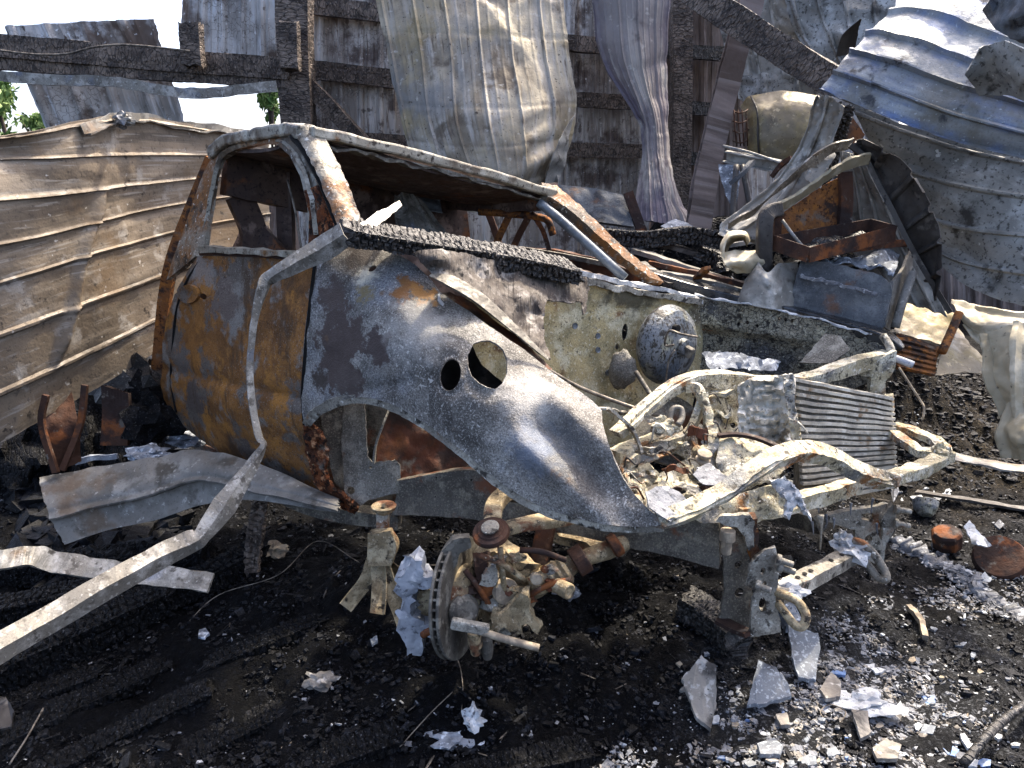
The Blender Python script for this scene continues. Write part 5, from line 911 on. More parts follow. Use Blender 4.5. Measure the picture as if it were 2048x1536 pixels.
# --- things lying on the truck
beam('charred_plank', [(690, 462, 2.06), (800, 480, 2.14), (920, 500, 2.24), (1030, 518, 2.34), (1142, 542, 2.46)], .14, .045, 'char', n=300, cell=.022, depth=.009, wob=.004,
     label='charred plank lying across the windshield opening of the truck', cat='timber', up=(.1, -.25, 1))
patch('bent_sheet', [(720, 448), (755, 425), (798, 402), (804, 412), (770, 440), (740, 462)], [(720, 448, 2.1), (798, 402, 2.3), (804, 412, 2.28), (740, 462, 2.1)], 'trim', g=8, thick=.004, label='tip of a bent grey sheet poking up through the windshield opening', cat='metal sheet')
sheet('cab_sheet', [[(790, 392, 3.0), (812, 384, 3.0), (830, 396, 3.05)], [(790, 440, 2.9), (830, 420, 2.95), (870, 440, 3.0)], [(800, 490, 2.75), (850, 485, 2.8), (905, 488, 2.85)]], 'trim', n=(40, 30), ribs=(3, .01, .3, 't'), wr=(.01, 4),
      label='ribbed grey sheet fallen inside the cab in front of the rear pillar', cat='metal sheet')
sheet('cab_sheet', [[(820, 385, 3.3), (850, 390, 3.3), (880, 402, 3.3)], [(840, 420, 3.25), (865, 425, 3.25), (885, 430, 3.25)]], 'tube_blue', n=(20, 10), ribs=(2, .01, .3, 's'),
      label='small bluish sheet seen through the cab left of the rear pillar', cat='metal sheet')

# --- wires, strips and melted bits in the engine bay
rw = random.Random(31)
for k in range(22):
    x, y = rw.uniform(1235, 1560), rw.uniform(800, 1000); Y = 1.98 + (x - 1235) * .0007 - (y - 850) * .0012 - .05
    dx, dy = rw.uniform(-60, 60), rw.uniform(-30, 40)
    bar('burnt_wire', [(x, y, Y), (x + dx * .4 + rw.uniform(-12, 12), y + dy * .4 - 12, Y - .01), (x + dx * .8, y + dy * .8 + rw.uniform(-10, 10), Y - .015), (x + dx, y + dy, Y)], rw.uniform(.003, .006), rw.uniform(.003, .006), rw.choice(['wire', 'horn', 'sheet_dark', 'rust_dark']), truck, kind='tube', n=6)
for k, (x, y) in enumerate(((1300, 900), (1350, 940), (1398, 868), (1440, 830), (1455, 905), (1505, 905), (1530, 925), (1415, 985), (1330, 985), (1475, 955), (1285, 955), (1560, 965))):
    Y = 1.97 + (x - 1235) * .0007 - (y - 850) * .0012 - .04; a = rw.uniform(-1, 1)
    bar('crumpled_strip', [(x - 22, y + 8 * a, Y), (x - 5, y - 6, Y - .015), (x + 8, y + 5 * a, Y - .005), (x + 24, y - 8 * a, Y)], .004, rw.uniform(.012, .03), rw.choice(['foil', 'cream', 'horn', 'inner_rust']), truck, n=5, rough_=.008, rs=26, twist=(rw.uniform(-60, 60), rw.uniform(-60, 60), rw.uniform(-60, 60)))
for k in range(16):
    x, y = rw.uniform(1245, 1600), rw.uniform(860, 1010); Y = 1.97 + (x - 1235) * .0007 - (y - 850) * .0012 - .03
    lump('melted_bit', at(x, y, Y), rw.uniform(.008, .02), rw.choice(['ash', 'ash_white', 'cream', 'frame_black']), truck, sq=(1.4, 1, .7), rgh=.6, fr=2.5, sub=2, sd_=k)
for k in range(9):
    x = rw.uniform(1600, 1780); y = rw.uniform(1005, 1060)
    bar('ash_drip', [(x, y - 12, 2.0 + (x - 1600) * .001), (x + rw.uniform(-3, 3), y, 2.0 + (x - 1600) * .001), (x + rw.uniform(-4, 4), y + rw.uniform(6, 20), 2.0 + (x - 1600) * .001)], .006, .006, 'ash', truck, kind='tube', n=3, taper=(1.6, 1, .3))
for k in range(14):
    x, y = rw.uniform(940, 1110), rw.uniform(1090, 1260); Y = 1.64
    lump('rust_clod', at(x, y, Y + .05), rw.uniform(.010, .022), rw.choice(['cast_tan', 'rust_dark', 'horn', 'inner_rust']), truck, sq=(1.3, 1, .8), rgh=.5, fr=2.2, sub=2, sd_=k + 20)
for p, q in (((960, 1110), (1050, 1160)), ((1000, 1095), (1010, 1200)), ((1040, 1100), (1130, 1120)), ((930, 1140), (990, 1230)), ((1060, 1190), (1140, 1160))):
    bar('linkage_rod', [(p[0], p[1], 1.68), ((p[0] + q[0]) / 2, (p[1] + q[1]) / 2 - 6, 1.67), (q[0], q[1], 1.69)], .016, .016, rw.choice(['cast_tan', 'horn', 'rust_dark']), truck, kind='tube', n=5)
# ------------------------------------------------------------------ pile behind the truck, right
def T3(name, label, cat, px, py, Y, group=None): return thing(name, label, cat, at(px, py, Y), group)
# panel and frame right of the cab
sheet('steel_sheet', [[(1108, 370, 3.9), (1180, 376, 3.88), (1256, 392, 3.85)], [(1120, 405, 3.85), (1185, 412, 3.83), (1262, 425, 3.8)], [(1140, 440, 3.8), (1200, 446, 3.78), (1268, 455, 3.75)]], 'cabinet_grey', n=(50, 30), wr=(.01, 3), thick=.02,
      label='bluish scorched steel panel standing behind the far windshield pillar', cat='panel')
bar('steel_post', [(1256, 385, 3.8), (1270, 425, 3.78), (1290, 480, 3.75)], .05, .03, 'rust_dark', n=5, up=(0, 1, 0), label='rusty steel leg beside the bluish panel behind the cab', cat='steel post')
beam('fallen_beam', [(1205, 472, 3.5), (1290, 478, 3.45), (1380, 470, 3.45), (1450, 480, 3.45)], .09, .07, 'char', n=110, cell=.022, label='charred beam lying on the pile between the cab and the crumpled sheets', cat='timber')
beam('fallen_beam', [(1405, 505, 3.4), (1440, 520, 3.35), (1450, 545, 3.3)], .09, .06, 'char', n=50, cell=.02, label='short blue-black charred block left of the curled duct', cat='timber')
tr_ = [((1270, 500), (1330, 520), (1440, 556), 3.3, .06, .02, 'trim_dull', 'grey metal slat lying nearest the far windshield pillar'),
       ((1290, 485), (1370, 500), (1450, 530), 3.45, .07, .02, 'sheet_dark', 'dark metal slat just below the fallen charred beam'),
       ((1300, 525), (1390, 545), (1500, 572), 3.2, .05, .02, 'rust_dark', 'rusty slat lying along the far fender behind the engine bay'),
       ((1320, 545), (1400, 560), (1520, 590), 3.12, .05, .02, 'trim_dull', 'pale slat lying closest to the far fender'),
       ((1280, 530), (1310, 550), (1345, 572), 3.1, .05, .03, 'sheet_dark', 'short dark slat at the foot of the far windshield pillar'),
       ((1375, 575), (1395, 555), (1415, 535), 3.1, .03, .015, 'rust_orange', 'small rusty strap crossing the slats behind the engine bay')]
for a, b, c, Y, w_, h_, m, lb_ in tr_:
    bar('loose_strip', [(a[0], a[1], Y + .1), (b[0], b[1], Y), (c[0], c[1], Y - .1)], w_, h_, m, n=6, rough_=.004, label=lb_, cat='metal strip', group='loose slats behind the engine bay')
patch('pale_scrap', [(1322, 452), (1352, 438), (1385, 452), (1380, 462), (1340, 462)], [(1322, 452, 3.6), (1352, 438, 3.65), (1385, 452, 3.6), (1340, 462, 3.55)], 'ash_blue', g=8, label='pale bluish scrap at the foot of the narrow hanging sheet', cat='metal scrap')
# clutter right of the track
tank = T3('fuel_tank', 'dented tan steel tank with a rounded top behind the bent grey flashing', 'tank', 1560, 320, 4.4)
sheet('shell', [[(1478, 212, 4.6), (1500, 190, 4.5), (1560, 180, 4.4), (1640, 188, 4.4)], [(1490, 240, 4.45), (1520, 220, 4.3), (1570, 215, 4.25), (1640, 220, 4.25)], [(1498, 280, 4.4), (1530, 275, 4.25), (1580, 275, 4.2), (1640, 280, 4.2)], [(1505, 325, 4.4), (1535, 322, 4.28), (1590, 325, 4.25), (1640, 330, 4.25)]], 'sheet_tan', tank, n=(60, 50), wr=(.015, 3), edge=0, thick=.01)
bar('seam', [(1502, 192, 4.47), (1515, 225, 4.32), (1516, 280, 4.28), (1520, 324, 4.3)], .012, .012, 'sheet_dark', tank, kind='tube', n=6)
bk = T3('wire_basket', 'small burnt wire basket hanging beside the tan tank', 'basket', 1480, 290, 4.35)
for k in range(4): bar('wire_ring', [(1466, 222 + k * 20, 4.4), (1480, 226 + k * 20, 4.3), (1492, 222 + k * 20, 4.32), (1496, 218 + k * 20, 4.4)], .008, .008, 'rust_dark', bk, kind='tube', n=4)
for k in range(4): bar('wire_rib', [(1468 + k * 8, 220, 4.34), (1470 + k * 8, 260, 4.32), (1474 + k * 7, 292, 4.35)], .008, .008, 'rust_dark', bk, kind='tube', n=4)
bar('steel_channel', [(1450, 312, 4.1), (1500, 322, 4.0), (1560, 332, 3.9)], .04, .06, 'sheet_grey', kind='C', n=5, rough_=.004, up=(0, -.3, 1), label='grey steel channel lying level right of the leaning track', cat='channel')
bar('thin_rod', [(1446, 292, 4.1), (1500, 305, 4.0), (1560, 326, 3.85)], .015, .015, 'trim', kind='tube', n=4, label='thin pale rod above the grey steel channel', cat='rod')
patch('pointed_sheet', [(1438, 330), (1470, 328), (1480, 345), (1474, 400), (1466, 420), (1450, 385), (1440, 350)], [(1438, 330, 4.1), (1480, 345, 4.0), (1466, 420, 3.9), (1450, 385, 4.0)], 'ash_blue', g=9, label='pointed grey sheet hanging below the grey channel', cat='metal sheet')
for x0, x1, lb_ in ((1473, 1463, 'left of two dark rods standing below the grey channel'), (1484, 1505, 'right of two dark rods standing below the grey channel')):
    bar('dark_rod', [(x0, 330, 3.95), ((x0 + x1) / 2, 385, 3.9), (x1, 440, 3.85)], .03, .03, 'sheet_dark', kind='tube', n=4, label=lb_, cat='rod')
# bent flashing crossing from the bluish sheet down to the left
sheet('bent_flashing', [[(1632, 190, 3.3), (1655, 192, 3.28), (1692, 212, 3.25)], [(1615, 245, 3.32), (1640, 250, 3.28), (1672, 268, 3.26)], [(1580, 320, 3.34), (1605, 330, 3.3), (1645, 352, 3.28)], [(1530, 385, 3.34), (1560, 400, 3.28), (1620, 420, 3.26)], [(1448, 440, 3.3), (1480, 460, 3.22), (1540, 475, 3.22)], [(1438, 470, 3.28), (1470, 480, 3.22), (1500, 480, 3.25)]], 'sheet_grey', n=(50, 110), ribs=(2, .015, .3, 't'), wr=(.02, 5), edge=.02,
      label='long bent grey flashing running down left from the bluish sheet', cat='flashing')
bar('curled_strip', [(1706, 285, 3.15), (1660, 300, 3.15), (1615, 330, 3.18), (1560, 375, 3.2), (1510, 420, 3.2), (1458, 452, 3.18)], .008, .05, 'trim', n=8, rough_=.006, rs=14, up=(.5, -.4, .8), label='upper thin curled strip arching over the grey flashing', cat='metal strip')
bar('curled_strip', [(1738, 316, 3.05), (1690, 330, 3.05), (1640, 362, 3.06), (1590, 398, 3.07), (1540, 424, 3.08)], .012, .05, 'cream_sheet', n=8, rough_=.004, up=(.4, -.5, .8), label='cream curled strip arching over the rusty orange panel', cat='metal strip')
patch('torn_sheet', [(1608, 345), (1665, 300), (1672, 310), (1655, 340), (1640, 378), (1612, 360)], [(1608, 345, 3.2), (1665, 300, 3.2), (1640, 378, 3.12)], 'sheet_grey', g=8, wr=(.02, 16), label='small torn sheet tucked under the upper curled strip', cat='metal sheet')
beam('short_strut', [(1688, 212, 3.4), (1672, 270, 3.4), (1650, 340, 3.38), (1625, 400, 3.36)], .07, .05, 'char', n=70, cell=.02, up=(0, 1, 0), label='blue-black charred strut behind the bent grey flashing', cat='timber')
patch('soot_sheet', [(1690, 215), (1730, 270), (1715, 290), (1690, 300), (1672, 285)], [(1690, 215, 3.6), (1730, 270, 3.6), (1672, 285, 3.6)], 'cab_dark', g=10, label='soot-dark panel in the gap under the bluish sheet', cat='panel')
# dark arched flap
sheet('arched_sheet', [[(1708, 272, 3.12), (1762, 292, 3.0), (1815, 340, 2.94), (1855, 405, 2.9), (1882, 470, 2.88), (1888, 530, 2.86), (1880, 600, 2.86)], [(1710, 300, 3.14), (1740, 330, 3.1), (1772, 392, 3.06), (1800, 450, 3.02), (1826, 500, 3.0), (1850, 550, 2.96), (1872, 604, 2.92)]], 'sheet_dark', n=(110, 30), ribs=(6, .02, .2, 't', .3), wr=(.012, 4), edge=.05,
      label='dark ribbed flap arching like a fan beside the pocked sheet', cat='metal sheet')
bar('edge_strip', [(1700, 290, 3.1), (1735, 322, 3.08), (1772, 395, 3.02), (1828, 505, 2.96), (1900, 625, 2.88)], .03, .02, 'sheet_dark', n=8, label='dark steel edge strip along the straight side of the arched flap', cat='metal strip')
sheet('standing_sheet', [[(1680, 300, 3.3), (1710, 310, 3.28), (1745, 330, 3.24)], [(1686, 380, 3.3), (1735, 390, 3.26), (1790, 420, 3.2)], [(1690, 470, 3.3), (1760, 480, 3.24), (1840, 520, 3.14)], [(1760, 600, 3.2), (1830, 612, 3.1), (1895, 635, 3.0)]], 'sheet_grey', n=(50, 60), ribs=(4, .016, .3, 't', .3), wr=(.015, 4), edge=.01,
      label='grey ribbed sheet standing inside the arched flap', cat='metal sheet')
# rusty appliance: shell with orange panel, tray, grey cabinet
ap = T3('burnt_appliance', 'burnt appliance shell with an orange rusted inner panel', 'appliance', 1610, 540, 3.0)
patch('back_panel', [(1562, 428), (1600, 402), (1650, 368), (1686, 352), (1690, 380), (1682, 440), (1660, 470), (1600, 485), (1562, 490)], [(1562, 428, 3.1), (1686, 352, 3.14), (1682, 440, 3.12), (1562, 490, 3.06)], 'rust_orange', ap, g=9, thick=.01)
bar('side_frame', [(1690, 345, 3.12), (1692, 400, 3.1), (1686, 470, 3.08)], .05, .03, 'rust_dark', ap, n=4, up=(0, 1, 0))
bar('front_post', [(1560, 418, 3.03), (1540, 424, 3.0), (1530, 445, 2.98), (1528, 520, 2.98), (1530, 560, 3.0)], .06, .045, 'sheet_dark', ap, n=6, up=(0, -1, .1), bevel=.008)
bar('inner_post', [(1556, 430, 3.02), (1554, 470, 3.02), (1555, 500, 3.02)], .03, .02, 'rust_dark', ap, n=4, up=(0, 1, 0))
bar('prop_rod', [(1564, 440, 2.98), (1590, 475, 2.95), (1622, 512, 2.9)], .014, .014, 'trim', ap, kind='tube', n=4)
ty = T3('steel_tray', 'shallow rust-edged steel tray full of soot on top of the grey cabinet', 'tray', 1670, 500, 2.95)
q0, q1, q2, q3 = at(1548, 486, 2.98), at(1740, 452, 3.1), at(1790, 466, 2.98), at(1618, 510, 2.86)
sheet('tray_bottom', [[q0 + Vector((0, 0, -.02)), q1 + Vector((0, 0, -.02))], [q3 + Vector((0, 0, -.02)), q2 + Vector((0, 0, -.02))]], 'char', ty, n=(30, 16), wr=(.012, 20), thick=.006, world=True)
for a, b in ((q0, q1), (q1, q2), (q2, q3), (q3, q0)): bar('tray_wall', [a, b], .008, .06, 'rust_dark', ty, n=4, world=True)
cab = T3('grey_cabinet', 'grey scorched steel cabinet tipped over behind the far fender', 'cabinet', 1690, 660, 2.85)
patch('front_panel', [(1604, 512), (1640, 522), (1720, 540), (1760, 550), (1782, 566), (1784, 590), (1772, 640), (1758, 672), (1660, 640), (1578, 612), (1590, 560)], [(1604, 512, 2.95), (1720, 540, 2.9), (1784, 590, 2.85), (1758, 672, 2.82), (1578, 612, 2.92)], 'cabinet_grey', cab, g=11, thick=.012, wr=(.008, 40), disp=lambda x, y: -.02 * np.exp(-((x - 1782) / 12) ** 2))
bar('cabinet_seam', [(1600, 553, 2.9), (1650, 563, 2.87), (1700, 574, 2.85), (1755, 588, 2.82)], .012, .014, 'ash', cab, n=10, rough_=.006, rs=40)
patch('side_panel', [(1784, 562), (1800, 545), (1822, 498), (1826, 510), (1818, 550), (1796, 600), (1776, 660), (1766, 655), (1780, 600)], [(1784, 562, 2.86), (1822, 498, 3.1), (1826, 510, 3.1), (1796, 600, 2.92), (1766, 655, 2.84)], 'trim_dull', cab, g=9, thick=.012)
bar('top_rail', [(1640, 505, 2.97), (1720, 495, 3.08), (1810, 486, 3.18), (1824, 498, 3.14)], .02, .03, 'rust_dark', cab, n=5)
sheet('ash_filling', [[(1640, 520, 3.0), (1720, 508, 3.1), (1805, 498, 3.2)], [(1660, 530, 2.92), (1730, 535, 2.92), (1785, 555, 2.9)]], 'ash_blue', cab, n=(30, 20), wr=(.02, 16))
bar('leaning_pipe', [(1826, 545, 2.9), (1806, 600, 2.86), (1790, 655, 2.84)], .035, .035, 'trim_dull', kind='tube', n=4, label='grey pipe leaning on the right side of the grey cabinet', cat='pipe')
# crumpled ducts left of the appliance
sheet('curled_duct', [[(1445, 520, 3.02), (1440, 490, 3.06), (1455, 462, 3.1), (1490, 462, 3.1), (1500, 480, 3.12)], [(1450, 525, 2.98), (1448, 500, 3.0), (1460, 476, 3.02), (1488, 472, 3.02), (1495, 488, 3.05)], [(1452, 530, 3.2), (1455, 505, 3.2), (1468, 486, 3.2), (1485, 482, 3.2), (1492, 495, 3.2)]], 'cream_sheet', n=(40, 20), wr=(.008, 6), label='curled cream duct end beside the burnt appliance', cat='duct')
sheet('crumpled_sheet', [[(1440, 505, 3.0), (1480, 498, 3.02), (1528, 505, 3.02)], [(1450, 530, 2.95), (1490, 522, 2.92), (1530, 520, 2.96)], [(1470, 545, 2.98), (1500, 548, 2.95), (1530, 545, 2.98)]], 'cream_sheet', n=(40, 24), wr=(.015, 6), label='flattened cream duct sheet below the curled duct end', cat='metal sheet')
sheet('crumpled_sheet', [[(1500, 535, 2.98), (1515, 522, 2.95), (1535, 545, 2.9), (1560, 525, 2.95), (1600, 522, 3.0)], [(1490, 570, 2.94), (1512, 560, 2.88), (1545, 575, 2.86), (1575, 565, 2.9), (1600, 570, 2.94)], [(1478, 610, 2.92), (1510, 612, 2.86), (1545, 620, 2.84), (1570, 620, 2.86), (1592, 620, 2.9)]], 'sheet_grey', n=(60, 40), wr=(.02, 5), label='crumpled grey sheet draped against the left side of the grey cabinet', cat='metal sheet')
# right: rust louvre panel, tan sheets, cream sheet
lv = T3('louvre_grille', 'rusty louvred steel panel lying beyond the far front corner of the truck', 'panel', 1840, 745, 2.9)
sheet('plate', [[(1792, 668, 2.95), (1835, 680, 2.92), (1880, 694, 2.9)], [(1792, 738, 2.85), (1830, 745, 2.82), (1868, 752, 2.8)]], 'rust_orange', lv, n=(30, 20), wr=(.004, 6), thick=.01)
for k in range(6):
    t = (k + .5) / 6; bar('louvre', [(1794, 672 + 64 * t, 2.93 - .1 * t), (1836, 682 + 64 * t, 2.90 - .1 * t), (1872, 695 + 58 * t, 2.87 - .1 * t)], .02, .010, 'rust_orange', lv, n=3, up=(0, -.5, 1))
sheet('dark_sheet', [[(1790, 600, 3.3), (1850, 612, 3.25), (1912, 628, 3.2)], [(1790, 660, 3.1), (1845, 675, 3.08), (1895, 690, 3.05)]], 'sheet_tan', n=(30, 24), wr=(.015, 4), label='dull tan sheet lying behind the louvred panel', cat='metal sheet')
bar('rusty_pipe', [(1918, 626, 2.95), (1904, 660, 2.9), (1884, 704, 2.82)], .035, .03, 'rust_orange', kind='tube', n=4, label='short rusty pipe leaning right of the louvred panel', cat='pipe')
patch('tan_sheet', [(1912, 650), (1940, 690), (1972, 720), (1980, 750), (1930, 745), (1870, 752), (1884, 706)], [(1912, 650, 3.1), (1972, 720, 2.9), (1980, 750, 2.8), (1870, 752, 2.75), (1884, 706, 2.85)], 'sheet_tan', g=12, wr=(.015, 30), label='triangular tan sheet leaning right of the rusty pipe', cat='metal sheet')
sheet('long_sheet', [[(1900, 600, 3.15), (1945, 618, 3.1), (2000, 622, 3.0), (2090, 625, 2.9)], [(1920, 628, 3.0), (1950, 650, 2.95), (2000, 655, 2.88), (2090, 655, 2.8)], [(1925, 650, 2.98), (1960, 690, 2.9), (2010, 690, 2.8), (2090, 690, 2.74)]], 'cream_sheet', n=(50, 30), ribs=(2, .015, .3, 's'), wr=(.02, 4), label='long pale sheet lying across the right edge under the pocked sheet', cat='metal sheet')
sheet('cream_sheet', [[(1968, 672, 2.6), (2010, 650, 2.55), (2060, 640, 2.5), (2120, 640, 2.45)], [(1975, 720, 2.55), (2015, 715, 2.48), (2060, 715, 2.42), (2120, 715, 2.4)], [(1990, 770, 2.5), (2025, 780, 2.42), (2060, 790, 2.36), (2120, 800, 2.3)], [(2020, 830, 2.45), (2045, 840, 2.38), (2070, 850, 2.3), (2120, 860, 2.25)]], 'cream_sheet', n=(50, 50), ribs=(2, .03, .25, 't'), wr=(.02, 4), label='large cream crumpled panel at the right edge above the ground', cat='metal sheet')
sheet('cream_sheet', [[(2040, 820, 2.4), (2060, 820, 2.35), (2100, 815, 2.3)], [(2003, 868, 2.38), (2035, 870, 2.28), (2100, 870, 2.22)], [(2015, 915, 2.34), (2040, 922, 2.26), (2100, 925, 2.2)]], 'cream_sheet', n=(40, 40), ribs=(1, .02, .3, 't'), wr=(.02, 5), label='small cream curled panel at the right edge just below the large one', cat='metal sheet')
bar('flat_strip', [(1888, 908, 2.75), (1960, 925, 2.68), (2080, 942, 2.6)], .09, .006, 'trim_dull', n=6, rough_=.006, label='grey flat strip on the ground right of the front corner', cat='metal strip')
bar('bent_wire', [(1798, 735, 2.5), (1840, 800, 2.45), (1848, 815, 2.43), (1846, 836, 2.42)], .008, .008, 'pebble_tan', kind='tube', n=6, label='thin bent rod hanging right of the condenser', cat='rod')

# ------------------------------------------------------------------ left: trim, strips, rusted remains under the leaning sheet
bt = bar('bent_trim', [(690, 468, 2.0), (640, 500, 2.0), (545, 552, 1.98), (528, 580, 1.97), (512, 640, 1.95), (502, 720, 1.93), (506, 800, 1.9), (520, 870, 1.86), (528, 892, 1.84), (500, 935, 1.8), (450, 1010, 1.72), (405, 1070, 1.66), (380, 1085, 1.64), (300, 1125, 1.57), (200, 1180, 1.48), (100, 1240, 1.40), (-40, 1320, 1.28)], .052, .02, 'trim', kind='V', n=7, up=(.55, -.75, .4), taper=(1.3, 1.35, .75, .8, .6, .55, .58, .6, .35, .75, 1.3, .85, 1.2, 1.25, 1.25, 1.25, 1.25), rough_=.0018, rs=14, twist=(0, 0, 10, 35, 45, 40, 40, 35, 20, -25, -8, 0, 12, 0, 0, 4, 0),
         label='long bent galvanised trim hanging from the plank over the door to the lower left', cat='metal trim')
sheet('folded_sheet', [[(76, 958, 2.3), (200, 935, 2.36), (300, 918, 2.38), (390, 900, 2.38), (500, 925, 2.28), (680, 1000, 2.12)], [(92, 1015, 2.2), (200, 990, 2.26), (300, 968, 2.28), (395, 942, 2.28), (500, 960, 2.2), (680, 1012, 2.08)], [(105, 1045, 2.2), (205, 1020, 2.25), (305, 1000, 2.27), (400, 972, 2.27), (500, 978, 2.2), (680, 1020, 2.08)], [(128, 1090, 2.18), (210, 1062, 2.22), (310, 1040, 2.24), (405, 1010, 2.24), (500, 1000, 2.18), (680, 1026, 2.08)]], 'trim_dull', n=(110, 50), wr=(.012, 3.5), edge=.006, thick=.004, rb=lambda s, t: .02 * np.exp(-((t - .5) / .04) ** 2),
      label='wide folded grey metal panel lying under the door at the left', cat='metal panel')
bar('flat_strip', [(-40, 1128, 1.75), (30, 1115, 1.78), (70, 1112, 1.8), (110, 1125, 1.82), (200, 1138, 1.86), (300, 1150, 1.88), (420, 1165, 1.88)], .06, .008, 'trim', n=8, rough_=.004, up=(.1, -.6, .8), label='narrow grey strip crossing behind the long bent trim at the left edge', cat='metal strip')
lathe('rivet', [(.006, 0), (.006, .004), (.002, .006)], at(59, 1113, 1.77), (0, -.6, .8), 'trim', None, n=10, label='round rivet head on the narrow strip at the left edge', cat='rivet') if False else None
rem = T3('rusted_wreckage', 'rusted wreckage in the dark under the leaning left sheet', 'wreckage', 200, 930, 2.5)
sheet('side_plate', [[(98, 790, 2.45), (115, 780, 2.48), (140, 770, 2.5)], [(85, 860, 2.35), (115, 850, 2.38), (155, 840, 2.42)], [(110, 940, 2.35), (130, 935, 2.38), (160, 920, 2.42)]], 'rust_dark', rem, n=(20, 30), wr=(.015, 5))
bar('upright', [(92, 790, 2.33), (84, 850, 2.32), (112, 945, 2.3)], .02, .015, 'rust_dark', rem, n=5, up=(0, 1, 0))
bar('upright', [(170, 770, 2.4), (160, 850, 2.38), (125, 940, 2.34)], .02, .015, 'rust_dark', rem, n=5, up=(0, 1, 0))
for k in range(9): bar('spring', [(208 + k * 6, 770 + k * 2, 2.62), (210 + k * 6, 830, 2.6), (206 + k * 6, 890, 2.58)], .012, .02, 'rust_dark', rem, n=3, up=(0, 1, 0))
lump('dark_mass', at(290, 830, 2.7), .12, 'char_ground', rem, sq=(1, .8, 1), rgh=.5, fr=2)  # near-black lumps added so the space under the sheet stays dark
lump('dark_mass', at(250, 760, 2.8), .14, 'char', rem, sq=(1.3, .8, 1), rgh=.4, fr=2)
bar('aluminium_strip', [(150, 925, 2.45), (190, 915, 2.46), (235, 912, 2.46)], .012, .02, 'alu_white', n=4, rough_=.003, label='shiny white metal strip in the dark above the folded panel', cat='metal strip')
lump('melted_aluminium', at(295, 908, 2.45), .045, 'ash_blue', sq=(1.8, 1, .5), rgh=.6, fr=2.5, label='lumpy pool of melted aluminium above the folded panel', cat='melted metal')
lump('melted_aluminium', at(372, 880, 2.72), .05, 'ash_blue', sq=(1.5, 1, .5), rgh=.6, fr=2.5, sd_=4, label='melted aluminium lump just left of the door bottom', cat='melted metal')
# charred timbers on the ground left
gl = 'charred timbers on the ground at the left'
for pts, w_, lb_ in (([(-60, 1400), (150, 1300), (330, 1215)], .13, 'charred timber lying just below the long bent trim'), ([(-60, 1165), (150, 1150), (420, 1130)], .12, 'charred timber lying between the folded panel and the narrow strip'), ([(-60, 1260), (120, 1220), (300, 1170)], .10, 'charred timber half hidden behind the long bent trim'), ([(330, 1215), (440, 1165), (520, 1120)], .10, 'short charred timber right of the bent trim')):
    beam('ground_timber', [on(x, y, .04) for x, y in pts], w_, w_ * .7, 'char_ground', n=120, cell=.026, depth=.012, world=True, label=lb_, cat='timber', group=gl)
beam('standing_stake', [on(500, 1150, .0), on(500, 1150, .0) + Vector((.02, .05, .16)), on(500, 1150, 0) + Vector((.04, .1, .3))], .05, .035, 'char_brown', n=40, cell=.02, world=True, up=(0, 1, 0), label='charred stake standing on the ground under the door', cat='timber')
beam('charred_block', [on(1370, 1225, .03), on(1425, 1265, .04), on(1478, 1310, .04)], .10, .09, 'char', n=60, cell=.016, depth=.006, world=True, label='charred wood block on the ground under the near frame horn', cat='timber')
# jack stand
js = thing('jack_stand', 'tan steel jack stand holding up the truck beside the brake rotor', 'jack stand', on(765, 1240))
jt = at(765, 1005, 2.02)
jb = js.location.copy(); jm = at(765, 1120, 2.0)
lathe('saddle', [(.012, -.02), (.035, .0), (.04, .012), (.03, .014), (.008, .004), (.006, .02)], at(768, 1018, 2.02), (0, 0, 1), 'cast_tan', js, n=20)
bar('ratchet_post', [at(766, 1018, 2.02), jm], .036, .03, 'horn', js, n=4, world=True, up=(0, 1, 0))
sheet('body_plate', [[at(740, 1062, 1.98), at(782, 1058, 1.98)], [at(738, 1100, 1.97), at(796, 1090, 1.97)], [at(740, 1128, 1.96), at(786, 1125, 1.96)]], 'cast_tan', js, n=(12, 12), wr=(.003, 8), edge=0, thick=.05, world=True)
for q in ((706, 1196, 1.93), (757, 1205, 1.90), (800, 1225, 1.92), (800, 1150, 2.1)):
    bar('leg', [at(748 + (q[0] - 748) * .15 + 6, 1118, 1.98), at((q[0] + 760) / 2, (q[1] + 1125) / 2, (q[2] + 1.97) / 2), at(*q), at(*q) + (at(*q) - jm) * .25], .045, .012, 'cast_tan', js, n=4, world=True, up=(.4, -1, 0), kind='L')
# wires on the ground
def wire(pts, r, label): bar('wire', [on(x, y, u) for x, y, u in pts], r, r, 'wire', kind='tube', n=8, world=True, label=label, cat='wire', group='loose wires on the ground')
wire([(370, 1250, .0), (440, 1205, .03), (560, 1180, .06), (640, 1140, .12), (720, 1150, .05)], .003, 'thin wire curving over the ground left of the jack stand')
wire([(860, 1270, .05), (910, 1320, .02), (925, 1370, .01), (922, 1440, .0)], .003, 'thin wire hanging down below the brake rotor')
wire([(800, 1500, .01), (860, 1440, .02), (905, 1390, .01)], .003, 'straight wire lying below the brake rotor')
wire([(20, 1536, .01), (60, 1490, .03), (92, 1440, .04)], .005, 'thick curved wire at the bottom left corner')
wire([(1655, 1450, .005), (1640, 1430, .01), (1660, 1415, .01), (1690, 1430, .01), (1680, 1450, .005)], .003, 'small loop of wire on the ash at lower right')
